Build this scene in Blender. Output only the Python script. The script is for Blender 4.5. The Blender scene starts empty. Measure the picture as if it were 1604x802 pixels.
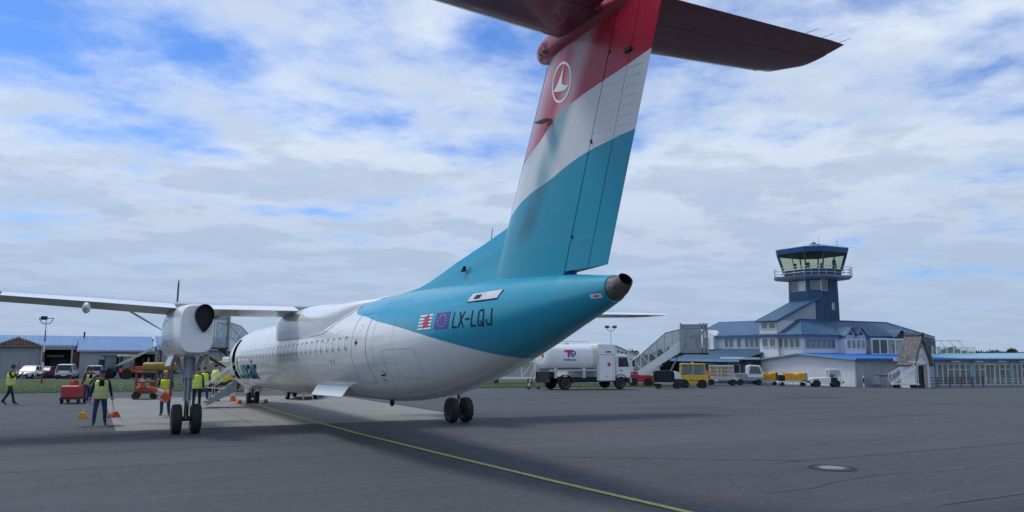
import bpy, bmesh, math, random
from mathutils import Vector, Matrix
R = random.Random(7)
rad = math.radians
sc = bpy.context.scene
C = sc.collection

# ------------------------------------------------------------------ camera, world, sun, exposure
cam_d = bpy.data.cameras.new('camera'); cam = bpy.data.objects.new('camera', cam_d); C.objects.link(cam)
cam_d.sensor_width = 36; cam_d.lens = 27.49; cam_d.clip_start = .1; cam_d.clip_end = 6000
RT, UP, FW = Vector((.88004657, -.47486199, .00491202)), Vector((-.06285494, -.10622204, .99235384)), Vector((.47070935, .87362633, .12332777))
cam.matrix_world = Matrix(((RT.x, UP.x, -FW.x, 0), (RT.y, UP.y, -FW.y, 0), (RT.z, UP.z, -FW.z, 2.379), (0, 0, 0, 1)))
sc.camera = cam
SUN_DIR = Vector((-.58, .78, 1.80)).normalized()          # towards the sun: ahead of the aircraft, on its port side
sun_el = math.asin(SUN_DIR.z); sun_az = math.atan2(SUN_DIR.x, SUN_DIR.y)
sun_d = bpy.data.lights.new('sun', 'SUN'); sun = bpy.data.objects.new('sun', sun_d); C.objects.link(sun)
sun_d.energy = 1.5; sun_d.angle = rad(17); sun_d.color = (1, .965, .88)
sun.rotation_euler = SUN_DIR.to_track_quat('Z', 'Y').to_euler(); sun.location = (0, 0, 60)
sc.view_settings.view_transform = 'Standard'; sc.view_settings.look = 'None'
sc.view_settings.exposure = 0.36; sc.view_settings.gamma = 1; sc.view_settings.use_curve_mapping = False

SEED = 40.5
class NT:
    """small wrapper to write node trees"""
    def __init__(s, tree): s.t = tree; s.t.nodes.clear()
    def n(s, typ, ins=None, **kw):
        nd = s.t.nodes.new(typ)
        for k, v in kw.items(): setattr(nd, k, v)
        for k, v in (ins or {}).items():
            if isinstance(v, bpy.types.NodeSocket): s.t.links.new(v, nd.inputs[k])
            else: nd.inputs[k].default_value = v
        return nd
    def math(s, op, a, b=0., c=None, clamp=False):
        nd = s.t.nodes.new('ShaderNodeMath'); nd.operation = op; nd.use_clamp = clamp
        for i, v in enumerate((a, b, c)):
            if v is None: continue
            if isinstance(v, bpy.types.NodeSocket): s.t.links.new(v, nd.inputs[i])
            else: nd.inputs[i].default_value = v
        return nd.outputs[0]
    def mix(s, fac, a, b, blend='MIX'):
        nd = s.t.nodes.new('ShaderNodeMix'); nd.data_type = 'RGBA'; nd.blend_type = blend
        for i, v in ((0, fac), (6, a), (7, b)):
            if isinstance(v, bpy.types.NodeSocket): s.t.links.new(v, nd.inputs[i])
            else: nd.inputs[i].default_value = v if i == 0 or len(v) == 4 else (*v, 1)
        return nd.outputs[2]
    def noise(s, vec, scale, detail=4, rough=.55, dist=0):
        return s.n('ShaderNodeTexNoise', {'Vector': vec, 'Scale': scale, 'Detail': detail, 'Roughness': rough, 'Distortion': dist}).outputs[0]
    def ramp(s, fac, a, b, lo=0., hi=1.):
        return s.n('ShaderNodeMapRange', {'Value': fac, 'From Min': a, 'From Max': b, 'To Min': lo, 'To Max': hi}, interpolation_type='SMOOTHSTEP').outputs[0]

w = bpy.data.worlds.new('World'); sc.world = w; w.use_nodes = True
t = NT(w.node_tree)
sky = t.n('ShaderNodeTexSky', sky_type='NISHITA', sun_disc=False, sun_elevation=sun_el, sun_rotation=sun_az, altitude=10, air_density=1.0, dust_density=.6, ozone_density=2.0)
tc = t.n('ShaderNodeTexCoord')
sep = t.n('ShaderNodeSeparateXYZ', {0: tc.outputs['Generated']})
zz = t.math('ADD', t.math('MAXIMUM', sep.outputs[2], 0.0), .10)
px, py = t.math('DIVIDE', sep.outputs[0], zz), t.math('DIVIDE', sep.outputs[1], zz)
# cloud deck seen from below: directions projected on a plane overhead, stretched across the wind
ca_, sa_ = math.cos(.494), math.sin(.494)
along = t.math('ADD', t.math('MULTIPLY', px, ca_), t.math('MULTIPLY', py, -sa_))
depth = t.math('ADD', t.math('MULTIPLY', px, sa_), t.math('MULTIPLY', py, ca_))
vec = t.n('ShaderNodeCombineXYZ', {0: along, 1: t.math('MULTIPLY', depth, 1.0), 2: SEED}).outputs[0]
big = t.noise(vec, .55, 2, .5, .0)
mid = t.noise(vec, 1.9, 8, .60, .15)
fine = t.noise(vec, 4.2, 5, .55, .1)
dens = t.math('ADD', t.math('ADD', t.math('MULTIPLY', big, .75), t.math('MULTIPLY', mid, .95)), t.math('MULTIPLY', fine, .36))
low = t.ramp(sep.outputs[2], .03, .46, .24, 0.0)                  # the deck closes up towards the horizon
dens = t.math('ADD', dens, low)
mask = t.ramp(dens, .83, 1.22)
# lit tops and grey undersides: the same puffs sampled a little towards the light
vec2 = t.n('ShaderNodeVectorMath', {0: vec, 1: (-.16, .26, 0)}, operation='ADD').outputs[0]
mid2 = t.noise(vec2, 1.9, 8, .60, .15)
relief = t.ramp(t.math('SUBTRACT', mid, mid2), -.09, .09)
thick = t.ramp(dens, .95, 1.30)
shade = t.math('MULTIPLY', t.math('ADD', t.math('MULTIPLY', relief, .42), t.math('MULTIPLY', t.ramp(fine, .3, .7), .10)), t.math('ADD', .35, t.math('MULTIPLY', thick, .75)), clamp=True)
white, grey = (6.3, 6.9, 7.5, 1), (2.6, 3.45, 4.7, 1)
ccol = t.mix(shade, white, grey)
haze = t.ramp(sep.outputs[2], .0, .38, .88, .05)
ccol = t.mix(haze, ccol, (2.75, 3.5, 4.8, 1))
skyc = t.mix(1.0, sky.outputs[0], (.45, .72, 1.15, 1), 'MULTIPLY')
col = t.mix(t.math('MULTIPLY', mask, .94), skyc, ccol)
bg = t.n('ShaderNodeBackground', {'Color': col, 'Strength': .108})
t.t.links.new(bg.outputs[0], t.n('ShaderNodeOutputWorld').inputs[0])

# ------------------------------------------------------------------ materials
def mat(name, color, rough=.5, metal=0., var=.12, scale=2.5, bump=0., bscale=40., dirt=0., coat=0., spec=.5, alpha=None):
    m = bpy.data.materials.new(name); m.use_nodes = True
    t = NT(m.node_tree)
    co = t.n('ShaderNodeTexCoord').outputs['Object']
    n1 = t.noise(co, scale, 5, .6)
    c = t.mix(t.ramp(n1, .3, .7), tuple(x*(1-var) for x in color), tuple(min(1, x*(1+var*.8)) for x in color))
    if dirt:
        n2 = t.noise(co, scale*.37, 6, .65, .4)
        c = t.mix(t.math('MULTIPLY', t.ramp(n2, .48, .75), dirt), c, (.10, .095, .085))
    b = t.n('ShaderNodeBsdfPrincipled', {'Base Color': c, 'Roughness': t.ramp(n1, .2, .8, max(.03, rough-.06), min(1, rough+.08)), 'Metallic': metal, 'Coat Weight': coat, 'Coat Roughness': .08, 'Specular IOR Level': spec})
    if alpha is not None: b.inputs['Alpha'].default_value = alpha
    if bump:
        bp = t.n('ShaderNodeBump', {'Height': t.noise(co, bscale, 4, .6), 'Strength': bump, 'Distance': .02})
        t.t.links.new(bp.outputs[0], b.inputs['Normal'])
    t.t.links.new(b.outputs[0], t.n('ShaderNodeOutputMaterial').inputs[0])
    return m
def glass(name, tint=(.5, .55, .55), rough=.03, mixf=.5):
    m = bpy.data.materials.new(name); m.use_nodes = True; t = NT(m.node_tree)
    tr = t.n('ShaderNodeBsdfTransparent', {'Color': (*tint, 1)}); gl = t.n('ShaderNodeBsdfGlossy', {'Roughness': rough, 'Color': (.9, .95, 1, 1)})
    mx = t.n('ShaderNodeMixShader', {0: t.math('ADD', t.math('POWER', t.n('ShaderNodeLayerWeight', {'Blend': .5}).outputs['Facing'], 4.), mixf*.1, clamp=True), 1: tr.outputs[0], 2: gl.outputs[0]})
    t.t.links.new(mx.outputs[0], t.n('ShaderNodeOutputMaterial').inputs[0]); return m
K = {}
def k(name, *a, **kw): K[name] = mat(name, *a, **kw)
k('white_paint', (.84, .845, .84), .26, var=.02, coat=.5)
k('white_plastic', (.74, .75, .75), .45, var=.06, dirt=.12)
k('off_white', (.62, .62, .58), .5, var=.08, dirt=.2)
k('cream', (.66, .62, .52), .45, var=.06, dirt=.12)
k('teal', (.0, .31, .45), .35, var=.05, coat=.15, spec=.3)
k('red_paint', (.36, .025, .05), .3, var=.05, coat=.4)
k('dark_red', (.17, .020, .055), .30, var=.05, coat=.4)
k('grey_metal', (.33, .35, .37), .45, .3, var=.12, dirt=.2)
k('mast_red', (.22, .055, .04), .5, var=.1)
k('turf_blade', (.060, .105, .030), .9, var=.4, scale=.6)
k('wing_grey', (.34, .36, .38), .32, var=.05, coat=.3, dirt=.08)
k('steel', (.55, .55, .55), .32, .9, var=.15, dirt=.15)
k('apu_metal', (.20, .185, .17), .42, .9, var=.3, scale=9, dirt=.3)
k('alu', (.60, .61, .62), .4, .5, var=.1)
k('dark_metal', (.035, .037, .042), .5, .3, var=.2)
k('rubber', (.018, .018, .020), .75, var=.25, scale=9, bump=.2, bscale=60)
k('black', (.008, .008, .010), .6, var=.2)
k('ink', (.015, .022, .03), .6, var=.1, spec=.2)
k('window_dark', (.10, .125, .14), .16, var=.25, scale=6)
k('cabin_window', (.20, .23, .25), .2, var=.35, scale=1.1)
k('pane', (.16, .20, .19), .06, var=.25, scale=.9, spec=.8)
k('pane_dark', (.02, .025, .03), .07, var=.3, scale=.9, spec=.7)
k('orange', (.68, .12, .035), .45, var=.1, dirt=.15)
k('orange_dark', (.25, .05, .03), .5, var=.15, dirt=.25)
k('signal_red', (.42, .035, .04), .42, var=.1, dirt=.2)
k('yellow', (.70, .47, .03), .42, var=.1, dirt=.18)
k('amber_tarp', (.75, .36, .02), .6, var=.18, scale=3.5, bump=.4, bscale=6)
k('yellow_dull', (.34, .20, .03), .5, var=.15, dirt=.2)
k('hi_vis', (.66, .84, .05), .7, var=.10, scale=6, bump=.3, bscale=18)
k('hi_vis_pale', (.70, .82, .26), .7, var=.10, scale=6, bump=.3, bscale=18)
k('reflective', (.60, .62, .60), .4, var=.05)
k('navy_cloth', (.012, .016, .03), .9, var=.25, scale=8, bump=.3, bscale=20)
k('denim', (.025, .055, .16), .9, var=.25, scale=8, bump=.3, bscale=20)
k('charcoal_cloth', (.018, .022, .026), .9, var=.25, scale=8, bump=.3, bscale=20)
k('skin', (.42, .22, .15), .55, var=.08, scale=9)
k('hair', (.025, .018, .014), .8, var=.3, scale=30)
k('blue_roof', (.115, .235, .44), .45, var=.10, scale=.7, dirt=.10)
k('blue_bright', (.045, .22, .62), .45, var=.08, scale=.6, dirt=.08)
k('slate_roof', (.052, .122, .215), .5, var=.14, scale=.8, dirt=.15)
k('light_roof', (.20, .38, .50), .45, var=.08, scale=.5, dirt=.1)
k('navy_panel', (.022, .082, .18), .45, var=.10, scale=1.2, dirt=.05)
k('eave_blue', (.025, .11, .27), .45, var=.08, scale=1.2)
k('grey_wall', (.40, .43, .48), .7, var=.06, scale=.6, dirt=.12)
k('white_wall', (.72, .73, .74), .75, var=.04, scale=.6, dirt=.08)
k('sheet_grey', (.33, .35, .37), .55, var=.06, scale=.9, dirt=.12)
k('sheet_pale', (.42, .44, .45), .55, var=.06, scale=.9, dirt=.10)
k('brown_wood', (.17, .10, .055), .8, var=.25, scale=2, bump=.4, bscale=12)
k('brick_dark', (.10, .055, .045), .85, var=.25, scale=4, bump=.4, bscale=20)
k('thatch', (.16, .15, .148), .95, var=.35, scale=3, bump=.8, bscale=14)
k('concrete_kerb', (.36, .35, .33), .85, var=.12, scale=1.5, bump=.3, bscale=25, dirt=.2)
k('bark', (.06, .045, .035), .9, var=.3, bump=.6, bscale=12)
k('leaf_dark', (.020, .040, .024), .8, var=.45, scale=1.2)
k('leaf_mid', (.040, .075, .028), .8, var=.4, scale=1.2)
k('leaf_brown', (.060, .048, .034), .8, var=.4, scale=1.2)
k('roof_red', (.085, .055, .050), .8, var=.2)
k('eu_blue', (.06, .05, .30), .35, var=.04)
k('star', (.80, .78, .55), .4, var=.03)
k('total_red', (.62, .03, .08), .4, var=.04)
k('total_blue', (.05, .11, .42), .4, var=.04)
k('lux_green', (.05, .40, .30), .35, var=.05)
K['clear_glass'] = glass('clear_glass', (.86, .90, .86))
K['cab_glass'] = glass('cab_glass', (.72, .77, .62))
K['shelter_film'] = glass('shelter_film', (.62, .66, .66), .12, 1.5)

# ------------------------------------------------------------------ helpers
class MB:
    def __init__(s): s.v = []; s.f = []; s.m = []
    def add(s, vs, fs, mi=0):
        o = len(s.v); s.v += [tuple(p) for p in vs]; s.f += [tuple(i+o for i in f) for f in fs]; s.m += [mi]*len(fs); return s
    def box(s, c, d, rz=0., mi=0, rx=0., ry=0., taper=1.):
        M_ = Matrix.Rotation(rz, 3, 'Z') @ Matrix.Rotation(ry, 3, 'Y') @ Matrix.Rotation(rx, 3, 'X'); c = Vector(c)
        vs = []
        for z in (-.5, .5):
            q = taper if z > 0 else 1.
            for x, y in ((-.5, -.5), (.5, -.5), (.5, .5), (-.5, .5)): vs.append(c + M_ @ Vector((x*d[0]*q, y*d[1]*q, z*d[2])))
        return s.add(vs, [(3, 2, 1, 0), (4, 5, 6, 7), (0, 1, 5, 4), (1, 2, 6, 5), (2, 3, 7, 6), (3, 0, 4, 7)], mi)
    def b2(s, x0, x1, y0, y1, z0, z1, mi=0): return s.box(((x0+x1)/2, (y0+y1)/2, (z0+z1)/2), (abs(x1-x0), abs(y1-y0), abs(z1-z0)), mi=mi)
    def cyl(s, a, b, r0, r1=None, n=12, mi=0, cap=True):
        a, b = Vector(a), Vector(b); r1 = r0 if r1 is None else r1
        d = (b-a).normalized(); u = d.orthogonal().normalized(); w_ = d.cross(u)
        vs = [a + (u*math.cos(i*math.tau/n) + w_*math.sin(i*math.tau/n))*r0 for i in range(n)] + [b + (u*math.cos(i*math.tau/n) + w_*math.sin(i*math.tau/n))*r1 for i in range(n)]
        fs = [(i, (i+1) % n, n+(i+1) % n, n+i) for i in range(n)]
        if cap: fs += [tuple(range(n-1, -1, -1)), tuple(range(n, 2*n))]
        return s.add(vs, fs, mi)
    def tube(s, pts, r, n=6, mi=0):
        for a, b in zip(pts, pts[1:]): s.cyl(a, b, r, r, n, mi)
        return s
    def loft(s, rings, c0=True, c1=True, mi=0, skip=None):
        n = len(rings[0]); vs = [p for r in rings for p in r]; fs = []
        for j in range(len(rings)-1):
            for i in range(n):
                if skip and skip(j, i): continue
                fs.append((j*n+i, j*n+(i+1) % n, (j+1)*n+(i+1) % n, (j+1)*n+i))
        if c0: fs.append(tuple(range(n-1, -1, -1)))
        if c1: fs.append(tuple((len(rings)-1)*n+i for i in range(n)))
        return s.add(vs, fs, mi)
    def prism(s, poly, ax, lo, hi, mi=0):
        """poly in the two other axes (cyclic order x,y,z without ax)"""
        def P(p, h): return {0: (h, p[0], p[1]), 1: (p[0], h, p[1]), 2: (p[0], p[1], h)}[ax]
        n = len(poly); vs = [P(p, lo) for p in poly] + [P(p, hi) for p in poly]
        fs = [tuple(range(n)), tuple(range(2*n-1, n-1, -1))] + [(i, n+i, n+(i+1) % n, (i+1) % n) for i in range(n)]
        return s.add(vs, fs, mi)
    def lathe(s, prof, o=(0, 0, 0), ax='Z', n=20, mi=0):
        """prof [(r, h)]"""
        rings = []
        for r, h in prof:
            ring = []
            for i in range(n):
                c_, s_ = math.cos(i*math.tau/n)*max(r, 1e-4), math.sin(i*math.tau/n)*max(r, 1e-4)
                ring.append({'Z': (o[0]+c_, o[1]+s_, o[2]+h), 'Y': (o[0]+c_, o[1]+h, o[2]-s_), 'X': (o[0]+h, o[1]+c_, o[2]+s_)}[ax])
            rings.append(ring)
        return s.loft(rings, True, True, mi)
    def ball(s, c, r, n=10, mi=0, sq=(1, 1, 1)):
        rings = []
        for j in range(n//2+1):
            th = math.pi*j/(n//2); rr = max(math.sin(th), 1e-3)
            rings.append([(c[0]+r*sq[0]*rr*math.cos(i*math.tau/n), c[1]+r*sq[1]*rr*math.sin(i*math.tau/n), c[2]-r*sq[2]*math.cos(th)) for i in range(n)])
        return s.loft(rings, True, True, mi)
    def build(s, name, mats, parent=None, smooth=False, bevel=0., loc=None, fix=True):
        me = bpy.data.meshes.new(name); me.from_pydata(s.v, [], s.f)
        mats = mats if isinstance(mats, (list, tuple)) else [mats]
        for m in mats: me.materials.append(K[m] if isinstance(m, str) else m)
        if any(s.m): me.polygons.foreach_set('material_index', s.m)
        if fix:
            bm = bmesh.new(); bm.from_mesh(me); bmesh.ops.recalc_face_normals(bm, faces=bm.faces); bm.to_mesh(me); bm.free()
        if smooth:
            me.polygons.foreach_set('use_smooth', [True]*len(me.polygons))
            try: me.set_sharp_from_angle(angle=rad(smooth if smooth is not True else 40))
            except Exception: pass
        o = bpy.data.objects.new(name, me); C.objects.link(o)
        if parent: o.parent = parent
        if loc: o.location = loc
        if bevel:
            b = o.modifiers.new('bevel', 'BEVEL'); b.width = bevel; b.segments = 2; b.limit_method = 'ANGLE'; b.angle_limit = rad(40)
        return o
def tag(o, label=None, cat=None, group=None, kind=None):
    if label: o['label'] = label
    if cat: o['category'] = cat
    if group: o['group'] = group
    if kind: o['kind'] = kind
    return o
def thing(name, label, cat, loc=(0, 0, 0), rz=0., group=None):
    o = bpy.data.objects.new(name, None); C.objects.link(o); o.empty_display_size = .3
    o.location = loc; o.rotation_euler = (0, 0, rz)
    return tag(o, label, cat, group)
def copy_tree(o, parent=None):
    kids = list(o.children)
    c = o.copy(); C.objects.link(c); c.parent = parent
    for ch in kids: copy_tree(ch, c)
    return c
def inst(src, name, parent, loc=None, rot=None):
    """another object of the same mesh data"""
    c = bpy.data.objects.new(name, src.data); C.objects.link(c); c.parent = parent
    if loc is not None: c.location = loc
    if rot is not None: c.rotation_euler = rot
    return c
def text_mesh(txt, size=1., extr=0., sx=1., shear=0., bold=0.):
    cu = bpy.data.curves.new('lettering', 'FONT'); cu.body = txt; cu.size = size; cu.extrude = extr; cu.shear = shear; cu.resolution_u = 3; cu.offset = bold
    o = bpy.data.objects.new('lettering_tmp', cu); C.objects.link(o)
    dg = bpy.context.evaluated_depsgraph_get(); dg.update()
    me = bpy.data.meshes.new_from_object(o.evaluated_get(dg))
    bpy.data.objects.remove(o); bpy.data.curves.remove(cu)
    bm = bmesh.new(); bm.from_mesh(me); bpy.data.meshes.remove(me)
    for v in bm.verts: v.co.x *= sx
    return bm
def lettering(name, txt, m, parent, origin, xdir, zdir, size, sx=1., extr=.006):
    """flat lettering laid on a plane"""
    bm = text_mesh(txt, size, extr, sx); xd, zd = Vector(xdir), Vector(zdir); nd = xd.cross(zd); o0 = Vector(origin)
    for v in bm.verts: v.co = o0 + xd*v.co.x + zd*v.co.y + nd*v.co.z
    me = bpy.data.meshes.new(name); bm.to_mesh(me); bm.free(); me.materials.append(K[m] if isinstance(m, str) else m)
    o = bpy.data.objects.new(name, me); C.objects.link(o); o.parent = parent; return o
_wheel = {}
def wheel(parent, pos, r, wd, ax='Y', rim='alu', name='wheel'):
    """tyre with a rim as its sub-part"""
    key = (round(r, 3), round(wd, 3), ax, rim)
    if key not in _wheel:
        h = wd/2
        ty = MB().lathe([(r*.58, -h*.86), (r*.80, -h), (r*.93, -h*.92), (r*.99, -h*.6), (r, -h*.2), (r, h*.2), (r*.99, h*.6), (r*.93, h*.92), (r*.80, h), (r*.58, h*.86)], ax=ax, n=28)
        rm = MB().lathe([(r*.20, -h*.55), (r*.22, -h*.78), (r*.30, -h*.80), (r*.34, -h*.55), (r*.52, -h*.62), (r*.60, -h*.9), (r*.60, h*.9), (r*.52, h*.62), (r*.34, h*.55), (r*.30, h*.80), (r*.22, h*.78), (r*.20, h*.55)], ax=ax, n=20)
        a = ty.build(name, 'rubber', parent, True); b = rm.build('rim', rim, a, True); a.location = pos
        _wheel[key] = (a, b); return a
    a0, b0 = _wheel[key]
    a = inst(a0, name, parent, pos); inst(b0, 'rim', a); return a

SA, CA = math.sin(.4942), math.cos(.4942)
def gz(x, y):
    """terrain: the apron falls away gently for drainage"""
    d = x*SA + y*CA
    sp = lambda q: 8*math.log1p(math.exp(max(-50, min(50, q/8))))
    return -.015*(sp(d-42)-sp(d-130)) - .010*(sp(x-35)-sp(x-100))
def sheet(name, poly, step, m, dz=0., kind='structure', label=None, cat=None, parent=None):
    """ground sheet that follows the terrain; poly = 4 corners"""
    (ax, ay), (bx, by), (cx, cy), (dx, dy) = poly
    nx = max(1, min(150, int(math.hypot(bx-ax, by-ay)/step))); ny = max(1, min(150, int(math.hypot(dx-ax, dy-ay)/step)))
    vs = []; fs = []
    for j in range(ny+1):
        for i in range(nx+1):
            u, v = i/nx, j/ny
            x = (ax*(1-u)+bx*u)*(1-v) + (dx*(1-u)+cx*u)*v; y = (ay*(1-u)+by*u)*(1-v) + (dy*(1-u)+cy*u)*v
            vs.append((x, y, gz(x, y)+dz))
    for j in range(ny):
        for i in range(nx): fs.append((j*(nx+1)+i, j*(nx+1)+i+1, (j+1)*(nx+1)+i+1, (j+1)*(nx+1)+i))
    o = MB().add(vs, fs).build(name, m, parent, True, fix=False)
    return tag(o, label, cat, kind=kind)

# ------------------------------------------------------------------ ground
def ground_mat(name, kind):
    m = bpy.data.materials.new(name); m.use_nodes = True; t = NT(m.node_tree)
    co = t.n('ShaderNodeTexCoord').outputs['Object']
    fine = t.noise(co, 55, 3, .7); grit = t.noise(co, 210, 2, .6); patch = t.noise(co, .10, 5, .6, .6); med = t.noise(co, 1.3, 5, .65)
    mp = t.n('ShaderNodeMapping', {'Vector': co, 'Scale': (.05, .32, 1)}).outputs[0]; lane = t.noise(mp, 1.0, 3, .5)
    if kind == 'asphalt': a, b, bs = (.054, .060, .064), (.089, .096, .101), .25
    elif kind == 'concrete': a, b, bs = (.205, .20, .188), (.27, .262, .245), .12
    elif kind == 'grass': a, b, bs = (.028, .056, .014), (.066, .106, .028), .9
    elif kind == 'patch': a, b, bs = (.048, .053, .061), (.075, .080, .090), .3
    elif kind == 'joint': a, b, bs = (.020, .022, .026), (.034, .036, .040), .3
    elif kind == 'paint': a, b, bs = (.56, .45, .12), (.70, .57, .18), .25
    s1 = t.math('ADD', t.math('MULTIPLY', patch, .55), t.math('ADD', t.math('MULTIPLY', med, .25), t.math('MULTIPLY', lane, .55)))
    c = t.mix(t.ramp(s1, .42, .95), a, b)
    c = t.mix(t.ramp(grit, .58, .74, 0, .55 if kind != 'grass' else .0), c, tuple(min(1, q*2.0) for q in b))
    c = t.mix(t.ramp(fine, .50, .70, 0, .55), c, tuple(q*.6 for q in a))
    if kind == 'asphalt':
        # paver lanes laid side by side, each with its own tone, and faint wheel-worn streaks along them
        sy = t.n('ShaderNodeSeparateXYZ', {0: co}); ln = t.math('FLOOR', t.math('DIVIDE', t.math('ADD', sy.outputs[1], t.math('MULTIPLY', med, .06)), 4.15))
        tone = t.n('ShaderNodeTexWhiteNoise', {'W': ln}, noise_dimensions='1D').outputs[0]
        c = t.mix(t.math('MULTIPLY', tone, .42), c, (.052, .056, .061))
        ms = t.n('ShaderNodeMapping', {'Vector': co, 'Scale': (.12, 3.2, 1)}).outputs[0]; c = t.mix(t.ramp(t.noise(ms, 1.0, 4, .6), .52, .72, 0, .28), c, (.118, .124, .134))
        agg = t.noise(co, 7.5, 6, .7); c = t.mix(t.ramp(agg, .42, .62, 0, .30), c, (.128, .133, .140))
        oil = t.noise(co, .9, 3, .5, .3); c = t.mix(t.ramp(oil, .70, .80, 0, .55), c, (.028, .030, .034))
        st = t.noise(co, .45, 6, .7, 1.2); c = t.mix(t.ramp(st, .60, .78, 0, .5), c, (.045, .05, .06))
        vo = t.n('ShaderNodeTexVoronoi', {'Vector': co, 'Scale': .55}, feature='DISTANCE_TO_EDGE').outputs[0]
    if kind == 'concrete':
        st = t.noise(co, .8, 6, .7, 1.); c = t.mix(t.ramp(st, .52, .75, 0, .45), c, (.12, .115, .11))
    if kind == 'paint':
        wr = t.noise(co, 14, 6, .75); c = t.mix(t.ramp(wr, .48, .64, 0, .8), c, (.10, .10, .09))
    b_ = t.n('ShaderNodeBsdfPrincipled', {'Base Color': c, 'Roughness': t.ramp(med, .3, .7, .74, .92), 'Specular IOR Level': .25})
    bp = t.n('ShaderNodeBump', {'Height': t.math('ADD', fine, grit), 'Strength': bs, 'Distance': .012}); t.t.links.new(bp.outputs[0], b_.inputs['Normal'])
    t.t.links.new(b_.outputs[0], t.n('ShaderNodeOutputMaterial').inputs[0]); K[name] = m
for n_, k_ in (('patch_asphalt', 'patch'), ('asphalt', 'asphalt'), ('slab_concrete', 'concrete'), ('turf', 'grass'), ('joint', 'joint'), ('line_paint', 'paint')): ground_mat(n_, k_)

# one sheet out to the horizon: fine cells near the camera, wide ones beyond
def coords(lo, hi, f0, f1, st):
    a = []; x = f0
    while x < f1: a.append(x); x += st
    a.append(f1); s_ = st
    b = []; x = f1
    while x < hi: s_ *= 1.5; x += s_; b.append(min(x, hi))
    s_ = st; c_ = []; x = f0
    while x > lo: s_ *= 1.5; x -= s_; c_.append(max(x, lo))
    return c_[::-1] + a + b
xs, ys = coords(-2500, 4000, -40, 130, 2.0), coords(-400, 4500, 0, 130, 2.0)
vs = [(x, y, gz(x, y)) for y in ys for x in xs]; nx_ = len(xs)
fs = [(j*nx_+i, j*nx_+i+1, (j+1)*nx_+i+1, (j+1)*nx_+i) for j in range(len(ys)-1) for i in range(nx_-1)]
tag(MB().add(vs, fs).build('ground', 'asphalt', None, True, fix=False), kind='structure')
# turf: verge behind the stand (sheets stay clear of each other)
tag(sheet('grass_verge', ((-60, 55), (50.5, 55), (50.5, 88), (-60, 101)), 2.0, 'turf', .006), kind='structure')
tag(sheet('grass_field', ((122, 78), (900, 78), (1500, 900), (122, 900)), 12, 'turf', .05), kind='structure')
# grass blades along the verge so that it has a soft edge
vs, fs = [], []
for i in range(26000):
    q = R.random(); x = -22 + 73*R.random(); y = 55 + 17*(R.random()**1.8); z = gz(x, y); hh = .03+.05*R.random(); an = R.random()*math.tau; wd = .02
    dx, dy = math.cos(an)*wd, math.sin(an)*wd; o_ = len(vs); lx, ly = R.uniform(-.05, .05), R.uniform(-.05, .05)
    vs += [(x-dx, y-dy, z), (x+dx, y+dy, z), (x+lx, y+ly, z+hh)]; fs.append((o_, o_+1, o_+2))
tag(MB().add(vs, fs).build('grass', ['turf_blade'], fix=False), 'short green grass of the verge behind the parking stand', 'grass', kind='stuff')
# concrete parking slab: bays of slabs with recessed joints
slab_x = [.9, 5.05, 9.05, 12.95]; slab_y = [26.65, 31.6, 36.6, 41.6, 46.4]
pad = tag(sheet('concrete_pad', ((.9, 26.65), (12.95, 26.65), (12.95, 46.4), (.9, 46.4)), 1.5, 'joint', .003), kind='structure')
for i in range(3):
    for j in range(4):
        x0, x1, y0, y1 = slab_x[i]+.012, slab_x[i+1]-.012, slab_y[j]+.012, slab_y[j+1]-.012
        o = sheet('slab', ((x0, y0), (x1, y0), (x1, y1), (x0, y1)), 1.2, 'slab_concrete', .008, None, parent=pad)
# joints between asphalt lanes
def strip(name, pts, wd, m, dz, kind='structure'):
    vs, fs = [], []
    for i, (x, y) in enumerate(pts):
        a = pts[max(0, i-1)]; b = pts[min(len(pts)-1, i+1)]; L_ = math.hypot(b[0]-a[0], b[1]-a[1]); nx, ny = -(b[1]-a[1])/L_, (b[0]-a[0])/L_
        w_ = wd*(1 if not callable(wd) else wd(i/len(pts)))
        for s_ in (-.5, .5): vs.append((x+nx*w_*s_, y+ny*w_*s_, gz(x, y)+dz))
    for i in range(len(pts)-1): fs.append((2*i, 2*i+1, 2*i+3, 2*i+2))
    return tag(MB().add(vs, fs).build(name, m, fix=False), kind=kind)
def wob(x0, y0, x1, y1, n, am): return [(x0+(x1-x0)*i/n + R.uniform(-am, am), y0+(y1-y0)*i/n + R.uniform(-am, am)) for i in range(n+1)]
for (x0, y0, x1, y1, wd_) in ((-14, 26.5, .8, 26.5, .05), (13.1, 26.3, 60, 25.4, .05), (9.7, 15.9, 14.4, 12.85, .03), (13.5, 12.85, 40, 12.7, .025), (-9, 18.8, 9, 18.3, .02), (12.2, 8.1, 22, 8.12, .03), (-6, 21.6, 6.8, 21.2, .02),
                       (18, 33, 70, 32, .04), (14, 38, 74, 37, .05), (13.2, 29, 13.2, 55, .04), (30, 20, 30, 50, .03), (-3.5, 5, -3.5, 26, .02), (24, 21, 60, 20, .03)):
    strip('pavement_joint', wob(x0, y0, x1, y1, 26, .012), wd_, 'joint', .004)
# sealed cracks wandering over the tarmac
def crack(x, y, an, n, st):
    pts = [(x, y)]
    for q in range(n): an += R.gauss(0, .09); x += math.cos(an)*st; y += math.sin(an)*st; pts.append((x, y))
    return pts
for (x0, y0, an) in ((10.5, 10.2, .05), (16, 15, -.05), (24, 24, -.03), (30, 30, .05)):
    strip('crack_seal', crack(x0, y0, an, 30, .22), .014, 'joint', .0045)
for (x0, y0, x1, y1) in ((22, 27.5, 26, 29.3), (36, 33, 41, 35)):   # patch repairs
    sheet('tarmac_patch', ((x0, y0), (x1, y0), (x1, y1), (x0, y1)), .8, 'patch_asphalt', .0042)
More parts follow.
